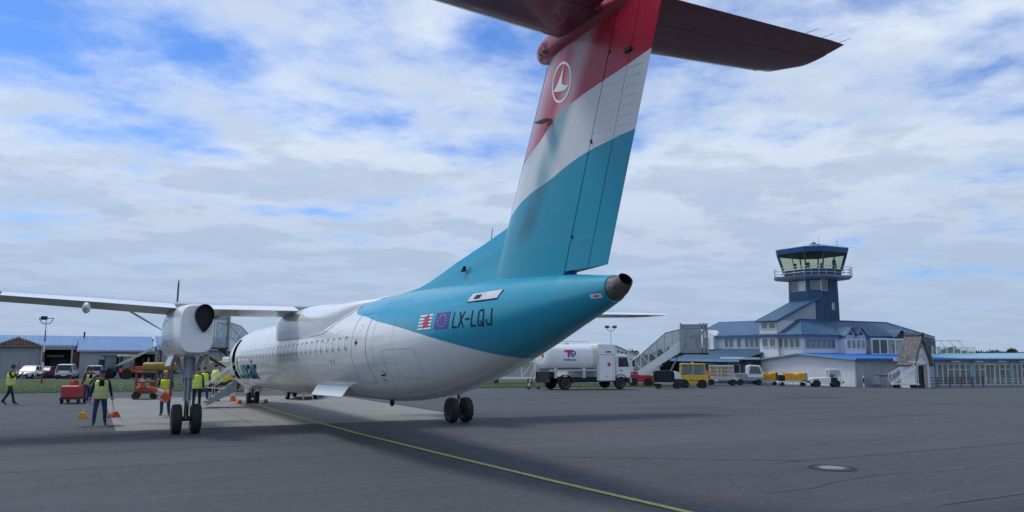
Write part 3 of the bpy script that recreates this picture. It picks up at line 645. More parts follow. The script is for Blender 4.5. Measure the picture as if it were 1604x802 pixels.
# engines: nacelle, spinner, six-bladed propeller, exhaust
NC = [(11.72, 4.40, .34, 2.60, 3.36), (12.1, 4.40, .44, 2.46, 3.46), (12.8, 4.40, .53, 2.30, 3.58), (13.6, 4.41, .58, 2.22, 3.70), (14.6, 4.42, .60, 2.20, 3.76), (15.6, 4.41, .585, 2.20, 3.77), (16.4, 4.38, .54, 2.22, 3.76), (17.0, 4.36, .49, 2.25, 3.74), (17.30, 4.35, .46, 2.30, 3.71), (17.38, 4.35, .43, 2.34, 3.68)]
for side in (1, -1):
    nc = MB().loft([ring_se(S, side*hermite(NC, S, 1), (hermite(NC, S, 3)+hermite(NC, S, 4))/2, hermite(NC, S, 2), (hermite(NC, S, 4)-hermite(NC, S, 3))/2, 56, 3.6) for S in [11.72+q*.14 for q in range(40)]+[17.30, 17.34, 17.38]]).build('nacelle', 'white_paint', AIR, 45)
    MB().loft([ring_se(S, side*4.4, z_, r_, r_, 24, 2) for S, r_, z_ in ((11.74, .34, 3.0), (11.5, .33, 3.0), (11.25, .26, 3.0), (11.05, .14, 3.0), (10.98, .02, 3.0))]).build('spinner', 'alu', nc, True)
    # exhaust: pear-shaped lip around a deep dark pipe
    def pear(S, k_, n=28):
        out = []
        for i in range(n):
            a = i*math.tau/n; zr = math.cos(a); wd = .255*(1 if zr > 0 else 1-.50*(-zr)**1.5)
            out.append(A(S, side*(4.175+wd*k_*math.sin(a)), 3.40+(.31 if zr > 0 else .47)*zr*k_))
        return out
    MB().loft([pear(17.2, 1.06), pear(17.50, 1.04), pear(17.56, .99), pear(17.53, .95), pear(17.44, .94)], False, False).build('exhaust_lip', 'dark_metal', nc, True)
    MB().loft([pear(17.54, .95), pear(17.395, .90)], False, True).build('exhaust_pipe', 'black', nc, True)
    mb = MB(); mb.tube([A(13.0+q*.3, side*5.0, 2.55) for q in range(14)], .006, 4); mb.tube([A(15.9, side*(4.92), 2.35+q*.1) for q in range(14)], .006, 4); mb.build('nacelle_seam', 'grey_metal', nc)
    pr = MB().cyl(A(11.62, side*4.4, 3.0), A(11.30, side*4.4, 3.0), .30, .26, 20).build('propeller', 'dark_metal', AIR, True)
    pr_blade = None
    for kq in range(6):
        ang = rad(-1.06+60*kq)
        if pr_blade is None:
            rg = []
            for r_, ch, tw in ((.22, .14, 86), (.45, .20, 84), (.8, .30, 80), (1.2, .34, 77), (1.6, .31, 74), (1.9, .24, 72), (2.03, .12, 72), (2.055, .03, 72)):
                sec = []
                for i in range(12):
                    a = i*math.tau/12; u, v = ch*.5*math.cos(a), max(.011, ch*.055)*math.sin(a); tw_ = rad(tw)
                    sec.append((u*math.cos(tw_)-v*math.sin(tw_), u*math.sin(tw_)+v*math.cos(tw_), r_))
                rg.append(sec)
            pr_blade = MB().loft(rg).build('blade', 'grey_metal' if False else 'dark_metal', pr, True)
            b_ = pr_blade
        else: b_ = inst(pr_blade, 'blade', pr)
        b_.location = A(11.46, side*4.4, 3.0); b_.rotation_euler = (0, -ang if side > 0 else ang+.4, 0)
    # main gear
    g = MB(); yc = side*4.4
    g.cyl(A(16.22, yc, 1.62), A(16.22, yc, 2.35), .13, .15, 16); g.cyl(A(16.22, yc, 1.66), A(16.22, yc, .98), .098, .092, 16); g.cyl(A(16.22, yc, 1.02), A(16.22, yc, .96), .115, .115, 16); g.cyl(A(16.22, yc, 1.25), A(16.22, yc, 1.22), .115, .115, 16)
    mg = g.build('main_gear_leg', 'grey_metal', AIR, True)
    MB().cyl(A(16.22, yc, 1.0), A(16.22, yc, .40), .066, .066, 16).build('oleo', 'steel', mg, True)
    for s_ in (-1, 1):
        MB().tube([A(16.15, yc+s_*.40, 2.30), A(16.2, yc+s_*.10, 1.60)], .052, 10).build('side_brace', 'grey_metal', mg, True)
        MB().tube([A(15.5, yc+s_*.25, 2.30), A(16.15, yc+s_*.08, 1.35)], .035, 8).build('drag_brace', 'grey_metal', mg, True)
    MB().box(A(16.2, yc, 1.66), (.34, .2, .16)).build('brace_yoke', 'grey_metal', mg, bevel=.03)
    mb = MB(); mb.tube([A(16.30, yc+.03, .95), A(16.42, yc, .72), A(16.30, yc-.02, .48)], .028, 6); mb.tube([A(16.31, yc+.05, 1.9), A(16.32, yc+.06, 1.2), A(16.3, yc+.05, .6)], .012, 5); mb.tube([A(16.31, yc-.06, 1.7), A(16.33, yc-.07, 1.1), A(16.3, yc-.1, .5)], .010, 5); mb.build('torque_link', 'dark_metal', mg)
    MB().cyl(A(16.22, yc-.30, .43), A(16.22, yc+.30, .43), .07, .07, 14).build('axle', 'dark_metal', mg, True)
    for s_ in (-1, 1): wheel(AIR, A(16.22, yc+s_*.265, .43), .432, .27, 'X', 'alu', 'main_wheel')
    for s_ in (-1, 1):   # open gear doors
        MB().add([A(15.2, yc+s_*.50, 2.24), A(16.7, yc+s_*.48, 2.26), A(16.65, yc+s_*.56, 1.98), A(15.3, yc+s_*.58, 1.96), A(15.2, yc+s_*.48, 2.24), A(16.7, yc+s_*.46, 2.26), A(16.65, yc+s_*.54, 1.98), A(15.3, yc+s_*.56, 1.96)], [(0, 1, 2, 3), (7, 6, 5, 4), (0, 4, 5, 1), (1, 5, 6, 2), (2, 6, 7, 3), (3, 7, 4, 0)]).build('gear_door', 'white_paint', AIR)
# nose gear
ng = MB().cyl(A(2.28, 0, .55), A(2.20, 0, 1.3), .06, .075, 12).build('nose_gear_leg', 'grey_metal', AIR, True)
MB().tube([A(2.24, 0, 1.0), A(3.0, 0, 1.15)], .04, 8).build('drag_brace', 'grey_metal', ng, True); MB().cyl(A(2.28, -.2, .60), A(2.28, .2, .60), .035).build('axle', 'steel', ng, True)
for s_ in (-1, 1): wheel(AIR, A(2.28, s_*.19, .595), .28, .17, 'X', 'alu', 'nose_wheel')
for s_ in (-1, 1): MB().b2(-.30*s_-.01, -.30*s_+.01, 16.22-2.9, 16.22-1.7, .82, 1.1).build('nose_gear_door', 'white_paint', AIR)

# fin, two-piece rudder, dorsal fin, tailplane, bullet, tail pipe
LEf = lambda z: 28.34+(z-4.67)*.586
TEf = lambda z: 31.39+(z-3.2)*.405
H1 = lambda z: 30.39+(z-3.36)*.417
H2 = lambda z: 30.96+(z-3.28)*.400
def fin_ht(S, z):
    le, te = LEf(z), TEf(z); x = min(max((S-le)/(te-le), 0), 1); t_ = .115-.012*(z-3.4)/4
    return (te-le)*5*t_*(.2969*math.sqrt(x)-.126*x-.3516*x*x+.2843*x**3-.1036*x**4)+.004
def fin_piece(name, sa, sb, z0, z1, n=12, m='fin_paint', parent=AIR, zl=None):
    rg = []
    for j in range(15):
        z = z0+(z1-z0)*j/14; a, b = sa(z), sb(z)
        ss = [a+(b-a)*(.5-.5*math.cos(math.pi*i/n)) for i in range(n+1)]
        rg.append([A(s, fin_ht(s, z), z) for s in ss] + [A(s, -fin_ht(s, z)-.0005, z) for s in ss[::-1]])
    return MB().loft(rg).build(name, m, parent, 50)
fin = fin_piece('fin', LEf, lambda z: H1(z)-.012, 3.2, 7.45)
rud = fin_piece('rudder', lambda z: H1(z)+.012, lambda z: H2(z)-.008, 3.40, 7.40)
fin_piece('rudder_tab', lambda z: H2(z)+.008, TEf, 3.40, 7.40, parent=rud)
MB().tube([A(H1(z_)+.0, .0, z_) for z_ in (3.4, 7.38)], .05, 8).build('hinge_tube', 'dark_metal', fin)
MB().tube([A(LEf(z_)+.004, 0, z_) for z_ in (4.72, 5.6, 6.4, 7.2)], .046, 10).build('de_icing_boot', 'dark_metal', fin, True)
for z_ in (3.95, 5.42, 6.75): MB().box(A(H1(z_)+.02, fin_ht(H1(z_), z_)+.006, z_), (.02, .035, .06)).build('hinge_fitting', 'dark_metal', rud)
MB().box(A(H2(6.62)-.04, fin_ht(H2(6.62), 6.62)+.02, 6.62), (.05, .16, .07)).build('tab_actuator', 'dark_metal', rud, bevel=.01)
for q in range(9):
    z_ = 5.38+q*.14; MB().tube([A(H1(z_)+.05, fin_ht(H1(z_)+.05, z_)+.0005, z_), A(H2(z_)-.05, fin_ht(H2(z_)-.05, z_)+.0005, z_-.01)], .0022, 4).build('rib_line', 'grey_metal', rud)
    MB().tube([A(H2(z_)+.05, fin_ht(H2(z_)+.05, z_)+.0005, z_-.02), A(TEf(z_)-.15, fin_ht(TEf(z_)-.15, z_)+.0005, z_-.03)], .0022, 4).build('rib_line', 'grey_metal', rud)
DZ = [(20.9, 3.71, 3.60), (21.8, 3.735, 3.6), (22.86, 3.76, 3.55), (23.58, 3.79, 3.5), (24.3, 3.88, 3.5), (25.0, 4.0, 3.5), (25.75, 4.14, 3.5), (27.0, 4.33, 3.45), (28.07, 4.51, 3.4), (28.5, 4.62, 3.4)]
rg = []
for S, zt, zb in DZ:
    h_ = .05+.10*(S-20.9)/7.6; rg.append([A(S, 0, zt), A(S, .020, zt-.02), A(S, .035+h_*.25, zt-(zt-zb)*.45), A(S, h_*1.1, zb+.06), A(S, h_*1.6, zb-.1), A(S, -h_*1.6, zb-.1), A(S, -h_*1.1, zb+.06), A(S, -.035-h_*.25, zt-(zt-zb)*.45), A(S, -.020, zt-.02)])
dors = MB().loft(rg).build('dorsal_fin', 'teal', AIR, 50)
MB().add([A(20.75, .22, 3.715), A(21.5, .16, 3.72), A(21.5, -.16, 3.72), A(20.75, -.22, 3.715), A(20.8, .0, 3.80), A(21.45, 0, 3.80)], [(0, 1, 5, 4), (3, 4, 5, 2), (0, 4, 3), (1, 2, 5)]).build('fairing_tip', 'white_paint', AIR, True)
MB().prism([(16.22-26.3, 3.86), (16.22-26.45, 3.86), (16.22-26.45, 3.97)], 0, -.16, -.10).build('vent_scoop', 'ink', dors)
MB().cyl(A(27.45, 0, 4.40), A(27.5, 0, 4.62), .008, n=5).build('antenna_rod', 'ink', dors)
MB().box(A(30.04, fin_ht(30.04, 6.10)+.10, 6.10), (.16, .32, .03), rz=.12).build('fin_light', 'grey_metal', fin, bevel=.015)
def fin_poly(name, poly, m, off):
    bm = bmesh.new(); bm.faces.new([bm.verts.new((a, b, 0)) for a, b in poly]); bmesh.ops.triangulate(bm, faces=bm.faces); bmesh.ops.subdivide_edges(bm, edges=bm.edges, cuts=2, use_grid_fill=True)
    for v in bm.verts: S, z = v.co.x, v.co.y; v.co = Vector(A(S, fin_ht(S, z)+off, z))
    me = bpy.data.meshes.new(name); bm.to_mesh(me); bm.free(); me.materials.append(K[m]); o = bpy.data.objects.new(name, me); C.objects.link(o); o.parent = fin; return o
# emblem: ring and bird
n_ = 48; rv = []; ex = Vector((.33, -.11)); ez = Vector((.15, .31))
for k_ in (1.0, .88):
    for i in range(n_):
        a = i*math.tau/n_; q = Vector((30.49, 6.675)) + (Vector((.315, 0))*math.cos(a) + Vector((.0, .36))*math.sin(a))*k_; rv.append(A(q.x, fin_ht(q.x, q.y)+.005, q.y))
MB().add(rv, [(i, (i+1) % n_, n_+(i+1) % n_, n_+i) for i in range(n_)]).build('emblem_ring', 'white_paint', fin)
fin_poly('emblem_bird', [(30.59, 6.97), (30.52, 6.75), (30.515, 6.64), (30.60, 6.58), (30.73, 6.555), (30.60, 6.50), (30.45, 6.52), (30.22, 6.585), (30.36, 6.68), (30.47, 6.80)], 'white_paint', .006)
# tailplane
def tail_piece(side, c0, c1, y0, y1, n=9):
    rg = []
    for q in range(n):
        y = y0+(y1-y0)*q/(n-1); k_ = 1.
        le, te = 30.45+.10*y, 32.50
        if y > 4.2: le += (y-4.2)**1.6*1.6
        if y > 4.58: te -= .03
        ch = te-le; rg.append([A(le+x*ch, side*y, 7.50+.012*y+z_*ch) for x, z_ in foil(c0, c1, .11, 0, 10)])
    return MB().loft(rg)
for side in (1, -1):
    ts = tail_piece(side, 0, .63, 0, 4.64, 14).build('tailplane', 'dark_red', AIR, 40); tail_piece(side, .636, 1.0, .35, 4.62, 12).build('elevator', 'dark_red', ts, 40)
    for yy in (3.6, 4.0, 4.45): MB().cyl(A(32.49, side*yy, 7.55), A(32.75, side*yy, 7.53), .004, n=4).build('static_wick', 'ink', ts)
    MB().tube([A(30.45+.10*y_-.004, side*y_, 7.505+.012*y_) for y_ in (.3, 1.5, 2.8, 4.1)], .026, 8).build('de_icing_boot', 'dark_metal', ts, True)
    rv = []
    for k_ in (1., .9):
        for i in range(40): a = i*math.tau/40; rv.append((31.45+.36*k_*math.cos(a), side*(1.9)+.36*k_*math.sin(a)))
bl = [(29.52, .02), (29.56, .12), (29.66, .185), (29.85, .235), (30.3, .265), (31.0, .27), (31.8, .22), (32.4, .12), (32.7, .02)]
bul = MB().loft([ring_se(S, 0, 7.50, r_, r_*1.05, 24, 2.2) for S, r_ in bl]).build('tail_bullet', 'red_paint', AIR, True)
bm = text_mesh('LQJ', .24)
bmesh.ops.triangulate(bm, faces=bm.faces); bmesh.ops.subdivide_edges(bm, edges=bm.edges, cuts=2, use_grid_fill=True)
for v in bm.verts:
    z_ = 7.385+v.co.y; S_ = 29.80+v.co.x*.95; rb = hermite(bl, S_, 1)
    v.co = Vector(A(S_, rb*math.sqrt(max(0., 1-((z_-7.50)/(rb*1.05))**2))+.010, z_))
me = bpy.data.meshes.new('tail_lettering'); bm.to_mesh(me); bm.free(); me.materials.append(K['ink']); o = bpy.data.objects.new('tail_lettering', me); C.objects.link(o); o.parent = bul
# tail pipe: a scarfed metal nozzle turned up and aft
def disc(c_, nrm, r_, n=24, sq=1.):
    n3 = Vector(nrm).normalized(); u = Vector((1, 0, 0)); v = n3.cross(u).normalized(); return [Vector(c_)+u*r_*math.cos(i*math.tau/n)+v*r_*sq*math.sin(i*math.tau/n) for i in range(n)]
aft = lambda up_: (0, -math.cos(up_), math.sin(up_))
rgp = [disc(A(31.60, 0, 3.0), aft(0), .202), disc(A(31.70, 0, 3.01), aft(.16), .185), disc(A(31.80, 0, 3.04), aft(.35), .160), disc(A(31.89, 0, 3.09), aft(.6), .132), disc(A(31.93, 0, 3.12), aft(.65), .118)]
tp = MB().loft(rgp, False, False).build('tail_pipe', 'apu_metal', AIR, True)
MB().loft([disc(A(31.93, 0, 3.12), aft(.65), .116), disc(A(31.78, 0, 3.05), aft(.6), .10)], False, True).build('pipe_bore', 'black', tp, True)

# air stair: the forward door folded down with treads and handrails
st = MB(); x0_, x1_ = 1.20, 2.42; z0_, z1_ = 1.32, .43        # y out from the fuselage, body heights
def stp(S, u, dz=0.): return A(S, x0_+(x1_-x0_)*u, z0_+(z1_-z0_)*u+dz)
stair = MB().add([stp(4.36, 0), stp(5.06, 0), stp(5.06, 1), stp(4.36, 1), stp(4.36, 0, -.30), stp(5.06, 0, -.30), stp(5.06, 1, -.06), stp(4.36, 1, -.06)], [(0, 1, 2, 3), (7, 6, 5, 4), (0, 4, 5, 1), (1, 5, 6, 2), (2, 6, 7, 3), (3, 7, 4, 0)]).build('air_stair', 'grey_metal', AIR)
for q in range(5):
    u = (q+.5)/5; c_ = stp(4.71, u, .05); MB().box(c_, (.22, .62, .03)).build('tread', 'alu', stair); MB().box((c_[0]+.11, c_[1], c_[2]-.07), (.02, .62, .12)).build('riser', 'grey_metal', stair)
for S_ in (4.34, 5.08):
    MB().add([stp(S_, 0, .16), stp(S_, 1, .12), stp(S_, 1, -.07), stp(S_, 0, -.36), stp(S_+.03, 0, .16), stp(S_+.03, 1, .12), stp(S_+.03, 1, -.07), stp(S_+.03, 0, -.36)], [(0, 1, 2, 3), (7, 6, 5, 4), (0, 4, 5, 1), (1, 5, 6, 2), (2, 6, 7, 3), (3, 7, 4, 0)]).build('stringer', 'grey_metal', stair)
    p_ = [Vector(stp(S_, -.15, .95)), Vector(stp(S_, .35, .88)), Vector(stp(S_, .97, .82)), Vector(stp(S_, 1.0, .70)), Vector(stp(S_, .42, .12))]
    MB().tube(p_, .016, 8).build('handrail', 'white_plastic', stair, True)
    MB().tube([Vector(stp(S_, -.1, .60)), Vector(stp(S_, .75, .52)), Vector(stp(S_, .75, .1))], .012, 6).build('handrail', 'white_plastic', stair, True)

# ------------------------------------------------------------------ buildings
def win(parent, face, at_, a0, a1, z0, z1, cols=1, transom=None, fm='white_plastic', pm='pane', bar=.07, name='window'):
    """framed window on a wall. face 'y': wall at Y=at_ facing the apron (-Y), a = X; face 'x': wall at X=at_ facing -X, a = Y"""
    f = MB()
    def bx(m, u0, u1, w0, w1, d0, d1):
        if face == 'y': m.b2(u0, u1, at_+d0, at_+d1, w0, w1)
        else: m.b2(at_+d0, at_+d1, u0, u1, w0, w1)
    bx(f, a0, a1, z0, z0+bar, -.09, .0); bx(f, a0, a1, z1-bar, z1, -.09, .0)
    cw = (a1-a0)/cols
    for i in range(cols+1):
        u = a0+cw*i; h_ = bar/2 if 0 < i < cols else bar
        u = min(max(u, a0+h_/2), a1-h_/2); bx(f, u-h_/2, u+h_/2, z0+bar, z1-bar, -.085, .0)
    if transom is not None:
        for i in range(cols): bx(f, a0+cw*i+bar*.5, a0+cw*(i+1)-bar*.5, transom-bar/2, transom+bar/2, -.08, 0.)
    fo = f.build(name, fm, parent)
    for i in range(cols):
        segs = [(z0+bar, z1-bar)] if transom is None else [(z0+bar, transom-bar/2), (transom+bar/2, z1-bar)]
        for (w0, w1) in segs:
            p_ = MB(); bx(p_, a0+cw*i+bar*.5, a0+cw*(i+1)-bar*.5, w0, w1, -.035, -.012); p_.build('pane', pm, fo)
    return fo
def slab_roof(parent, name, m, P, th=.10, ribs=0, rib_m=None):
    """sloping roof slab from four corner points (eave a, eave b, top b, top a) with raised standing seams as sub-parts"""
    P = [Vector(p) for p in P]; n = (P[1]-P[0]).cross(P[3]-P[0]).normalized()
    if n.z < 0: n = -n
    Q = [p-n*th for p in P]
    o = MB().add(P+Q, [(0, 1, 2, 3), (7, 6, 5, 4), (0, 4, 5, 1), (1, 5, 6, 2), (2, 6, 7, 3), (3, 7, 4, 0)]).build(name, m, parent)
    for i in range(ribs):
        u = (i+.5)/ribs; a = P[0].lerp(P[1], u)+n*.012; b = P[3].lerp(P[2], u)+n*.012
        MB().cyl(a, b, .028, .028, 4).build('seam', rib_m or m, o)
    return o
# --- long low annex with the gable towards the stand
AN = thing('terminal_annex', 'long low white walled terminal annex with bright blue shallow roof and glazed doors', 'building', (72.44, 57, -1.0))
AN_off = Vector((72.44, 57, -1.0))
class Off:
    """parent wrapper: parts are written in world coordinates"""
def under(parent, o):
    o.parent = parent; o.matrix_parent_inverse = Matrix.Translation(-Vector(parent.location)) if parent.rotation_euler.z == 0 else parent.matrix_basis.inverted(); return o
_b = MB.build
def build_w(self, name, mats, parent=None, smooth=False, bevel=0., loc=None, fix=True):
    """build(): when the parent is a world-placed Empty marked 'w', shift vertices so that the part stays put"""
    if parent is not None and parent.get('w_') and loc is None:
        l = parent.location; self.v = [(x-l.x, y-l.y, z-l.z) for x, y, z in self.v]
    return _b(self, name, mats, parent, smooth, bevel, loc, fix)
MB.build = build_w
WORLD_THINGS = []
def wthing(name, label, cat, loc, group=None):
    o = thing(name, label, cat, loc, 0, group); o['w_'] = 1; WORLD_THINGS.append(o); return o
_inner = win
def win(parent, *a, **kw):
    # window frames and panes of world-placed things share the parent's shift
    l = Vector(parent.location); o = _inner(parent, *a, **kw)
    for ch in o.children:
        ch.data.transform(Matrix.Translation(-l))
    return o
_sr = slab_roof
def slab_roof(parent, name, m, P, th=.10, ribs=0, rib_m=None):
    l = Vector(parent.location); o = _sr(parent, name, m, P, th, ribs, rib_m)
    for ch in o.children: ch.data.transform(Matrix.Translation(-l))
    return o
AN['w_'] = 1; WORLD_THINGS.append(AN)
MB().prism([(57, -2.2), (70.2, -2.2), (70.2, 1.72), (64, 2.42), (57, 1.92)], 0, 72.44, 72.74).build('gable_wall', 'white_wall', AN)
MB().b2(72.76, 85.6, 57.0, 57.25, -2.2, 1.92).build('wall', 'grey_wall', AN); MB().b2(85.62, 126, 57.12, 57.35, -2.4, 1.92).build('wall', 'grey_wall', AN)
for q in range(9): MB().b2(74.0+q*1.35, 74.03+q*1.35, 56.985, 57.0, -1.3, 1.9).build('wall_joint', 'grey_metal', AN)
slab_roof(AN, 'roof', 'blue_bright', [(72.0, 56.45, 1.99), (90.5, 56.45, 1.99), (88.5, 64.2, 2.56), (72.0, 64.2, 2.56)], .12, 16)
slab_roof(AN, 'roof', 'light_roof', [(90.52, 56.45, 1.99), (128, 56.45, 1.99), (128, 64.2, 2.86), (88.54, 64.2, 2.56)], .12, 22)
slab_roof(AN, 'roof', 'slate_roof', [(72.0, 70.8, 1.76), (72.0, 64.22, 2.54), (96, 64.22, 2.54), (96, 70.8, 1.76)], .12)
MB().b2(72.0, 128, 56.38, 56.44, 1.80, 2.02).build('gutter', 'eave_blue', AN)
MB().tube([(72.7, 56.9, 1.75), (72.7, 56.9, -1.0)], .05, 8).build('downpipe', 'grey_metal', AN)
for (ya, za, yb, zb) in ((56.4, 1.97, 64.2, 2.55), (64.2, 2.55, 70.9, 1.75)): MB().add([(71.97, ya, za+.02), (71.97, yb, zb+.02), (71.97, yb, zb-.16), (71.97, ya, za-.16), (72.02, ya, za+.02), (72.02, yb, zb+.02), (72.02, yb, zb-.16), (72.02, ya, za-.16)], [(0, 1, 2, 3), (7, 6, 5, 4), (0, 4, 5, 1), (1, 5, 6, 2), (2, 6, 7, 3), (3, 7, 4, 0)]).build('verge_board', 'light_roof', AN)
sb = MB().b2(78.0, 80.5, 56.2, 56.34, 1.72, 2.12).build('sign_board', 'white_plastic', AN); 
for q in range(7): MB().b2(78.25+q*.3, 78.45+q*.3, 56.185, 56.199, 1.86, 1.96).build('sign_mark', 'grey_wall', AN)
MB().b2(72.43, 72.45, 57.1, 70, -1.4, -1.0).build('plinth', 'grey_wall', AN)
x = 86.3
bays = []
for bq in range(4):
    bays += [('p', .35), ('t', 1.0), ('t', 1.0), ('w', 1.15), ('w', 1.15), ('w', 1.15), ('w', 1.15), ('p', .55), ('t', 1.05), ('w', 1.1), ('d', 2.0), ('t', 1.0), ('w', 1.2), ('w', 1.2)]
for kind_, wd_ in bays:
    if x > 119: break
    g0 = gz(x, 57)
    base, top = -1.05-.012*(x-86), 1.42-.004*(x-86)
    if kind_ == 'p': MB().b2(x, x+wd_, 57.0, 57.115, base-.1, 1.78).build('pilaster', 'light_roof', AN)
    elif kind_ == 't': win(AN, 'y', 57.11, x+.04, x+wd_-.04, base, top, 1, None)
    elif kind_ == 'w': win(AN, 'y', 57.11, x+.04, x+wd_-.04, base, top, 1, .72)
    else: win(AN, 'y', 57.11, x+.05, x+wd_-.05, base, top, 2, None, bar=.12, name='glazed_door')
    x += wd_
for q in range(6): MB().b2(88.6+q*4.6, 90.2+q*4.6, 56.5, 57.1, 1.62, 1.72).build('soffit_lamp', 'white_plastic', AN)
# --- two-storey terminal behind it
TM = wthing('terminal', 'two storey white terminal with blue grey hipped roof and rows of windows below the tower', 'building', (72.9, 64, -1.2))
MB().b2(72.9, 96, 64.3, 70.3, -2, 4.62).build('wall', 'white_wall', TM)
MB().prism([(72.3, 63.7), (96.6, 63.7), (96.6, 70.9), (72.3, 70.9)], 2, 4.44, 4.66).build('eaves', 'eave_blue', TM)
MB().add([(72.25, 63.65, 4.70), (96.65, 63.65, 4.70), (96.65, 70.95, 4.70), (72.25, 70.95, 4.70), (76.0, 67.2, 6.62), (92.0, 67.2, 6.56)], [(0, 1, 5, 4), (1, 2, 5), (2, 3, 4, 5), (3, 0, 4), (3, 2, 1, 0)]).build('hipped_roof', 'slate_roof', TM)
for a, b in (((72.25, 63.65, 4.72), (76, 67.2, 6.66)), ((72.25, 70.95, 4.72), (76, 67.2, 6.66)), ((76, 67.2, 6.66), (92, 67.2, 6.60)), ((92, 67.2, 6.6), (96.65, 63.65, 4.72))): MB().cyl(a, b, .07, .07, 6).build('ridge_cap', 'slate_roof', TM)
for q in range(22):
    xx = 73.4+q*1.05; t1 = min(1, (xx-72.25)/3.75, (96.65-xx)/4.65); MB().cyl((xx, 63.65, 4.72), (xx, 63.65+3.55*t1, 4.72+1.9*t1), .022, .022, 4).build('seam', 'slate_roof', TM)
for y_ in (64.9, 65.75, 66.6, 67.45): win(TM, 'x', 72.9, y_-.36, y_+.36, 3.15, 4.30)
for q in range(6): win(TM, 'y', 64.3, 73.4+q*.86, 74.14+q*.86, 3.1, 4.25, fm='grey_wall')
for xd in (79.9, 81.7):       # twin dormer gables
    dm = MB().prism([(xd-.85, 4.3), (xd+.85, 4.3), (xd+.85, 4.75), (xd, 5.55), (xd-.85, 4.75)], 1, 63.2, 66.0).build('dormer', 'grey_wall', TM)
    for s_ in (-1, 1): MB().add([(xd, 63.0, 5.68), (xd+s_*1.08, 63.0, 4.66), (xd+s_*1.08, 66.0, 4.66), (xd, 66.0, 5.68), (xd, 63.0, 5.58), (xd+s_*1.08, 63.0, 4.56), (xd+s_*1.08, 66.0, 4.56), (xd, 66.0, 5.58)], [(0, 1, 2, 3), (7, 6, 5, 4), (0, 4, 5, 1), (1, 5, 6, 2), (2, 6, 7, 3), (3, 7, 4, 0)]).build('dormer_roof', 'slate_roof', TM)
    MB().prism([(xd-.4, 4.75), (xd+.4, 4.75), (xd, 5.2)], 1, 63.16, 63.19).build('gable_vent', 'dark_metal', TM)
MB().b2(79.0, 82.6, 63.25, 64.28, 2.5, 4.28).build('bay_wall', 'white_wall', TM); 
for q in range(4): win(TM, 'y', 63.25, 79.15+q*.84, 79.9+q*.84, 3.1, 4.2)
dm = MB().prism([(88.3, 4.4), (90.3, 4.4), (89.3, 5.45)], 1, 63.3, 66).build('dormer', 'dark_metal', TM)
for s_ in (-1, 1): MB().add([(89.3, 63.1, 5.6), (89.3+s_*1.25, 63.1, 4.6), (89.3+s_*1.25, 66.2, 4.6), (89.3, 66.2, 5.6), (89.3, 63.1, 5.48), (89.3+s_*1.25, 63.1, 4.48), (89.3+s_*1.25, 66.2, 4.48), (89.3, 66.2, 5.48)], [(0, 1, 2, 3), (7, 6, 5, 4), (0, 4, 5, 1), (1, 5, 6, 2), (2, 6, 7, 3), (3, 7, 4, 0)]).build('dormer_roof', 'slate_roof', TM)
# glazed terrace on the annex roof
TR = wthing('terrace_screen', 'glazed roof terrace screen with white posts in front of the upper storey', 'screen', (85, 63, 2.4))
MB().b2(83.2, 105.5, 62.9, 63.05, 4.28, 4.42).build('top_rail', 'white_plastic', TR) if False else None
MB().b2(83.2, 93.4, 62.9, 63.05, 4.22, 4.40).build('top_rail', 'white_plastic', TR); MB().b2(83.2, 104, 62.9, 63.05, 2.40, 2.56).build('bottom_rail', 'white_plastic', TR)
for q in range(8): MB().b2(83.2+q*1.44, 83.34+q*1.44, 62.88, 63.02, 2.56, 4.22).build('post', 'white_plastic', TR)
for q in range(7): MB().b2(83.37+q*1.44, 84.61+q*1.44, 62.95, 62.97, 2.58, 4.2).build('pane', 'pane_dark' if q < 2 else 'clear_glass', TR)
for q in range(7): MB().b2(94.8+q*1.5, 94.90+q*1.5, 62.9, 63.0, 2.56, 3.55).build('post', 'white_plastic', TR)
for q in range(6): MB().b2(94.92+q*1.5, 96.28+q*1.5, 62.94, 62.96, 2.58, 3.5).build('pane', 'clear_glass', TR)
MB().tube([(94.9, 63, 4.25), (101.5, 63, 4.30)], .035, 6).build('awning_rail', 'grey_metal', TR); 
for q in range(3): MB().tube([(96.5+q*2, 63, 4.25), (98.3+q*2, 63, 3.0)], .03, 6).build('awning_arm', 'grey_metal', TR)
MB().b2(93.4, 96, 63.2, 64.25, 2.5, 4.5).build('corner_wall', 'pane_dark', TR)
for q, (xx, hh) in enumerate(((95.3, .5), (96.2, .7), (97.3, .55))):
    pl = wthing('potted_shrub', ('dark shrub in a pot at the left end of the roof terrace', 'tallest dark potted shrub on the roof terrace', 'rightmost dark potted shrub on the roof terrace')[q], 'plant', (xx, 63.6, 2.5), 'terrace shrubs')
    MB().lathe([(.14, 0), (.18, .3), (.2, .32)], (xx, 63.6, 2.5)).build('pot', 'dark_metal', pl); mb = MB()
    for i in range(60):
        c_ = Vector((xx+R.gauss(0, .16), 63.6+R.gauss(0, .16), 2.85+hh*R.random())); d_ = Vector((R.gauss(0, 1), R.gauss(0, 1), R.gauss(0, 1))).normalized()*.09; e_ = d_.orthogonal().normalized()*.05
        mb.add([c_-d_, c_+e_, c_+d_, c_-e_], [(0, 1, 2, 3)])
    mb.build('foliage', 'leaf_dark', pl, fix=False)
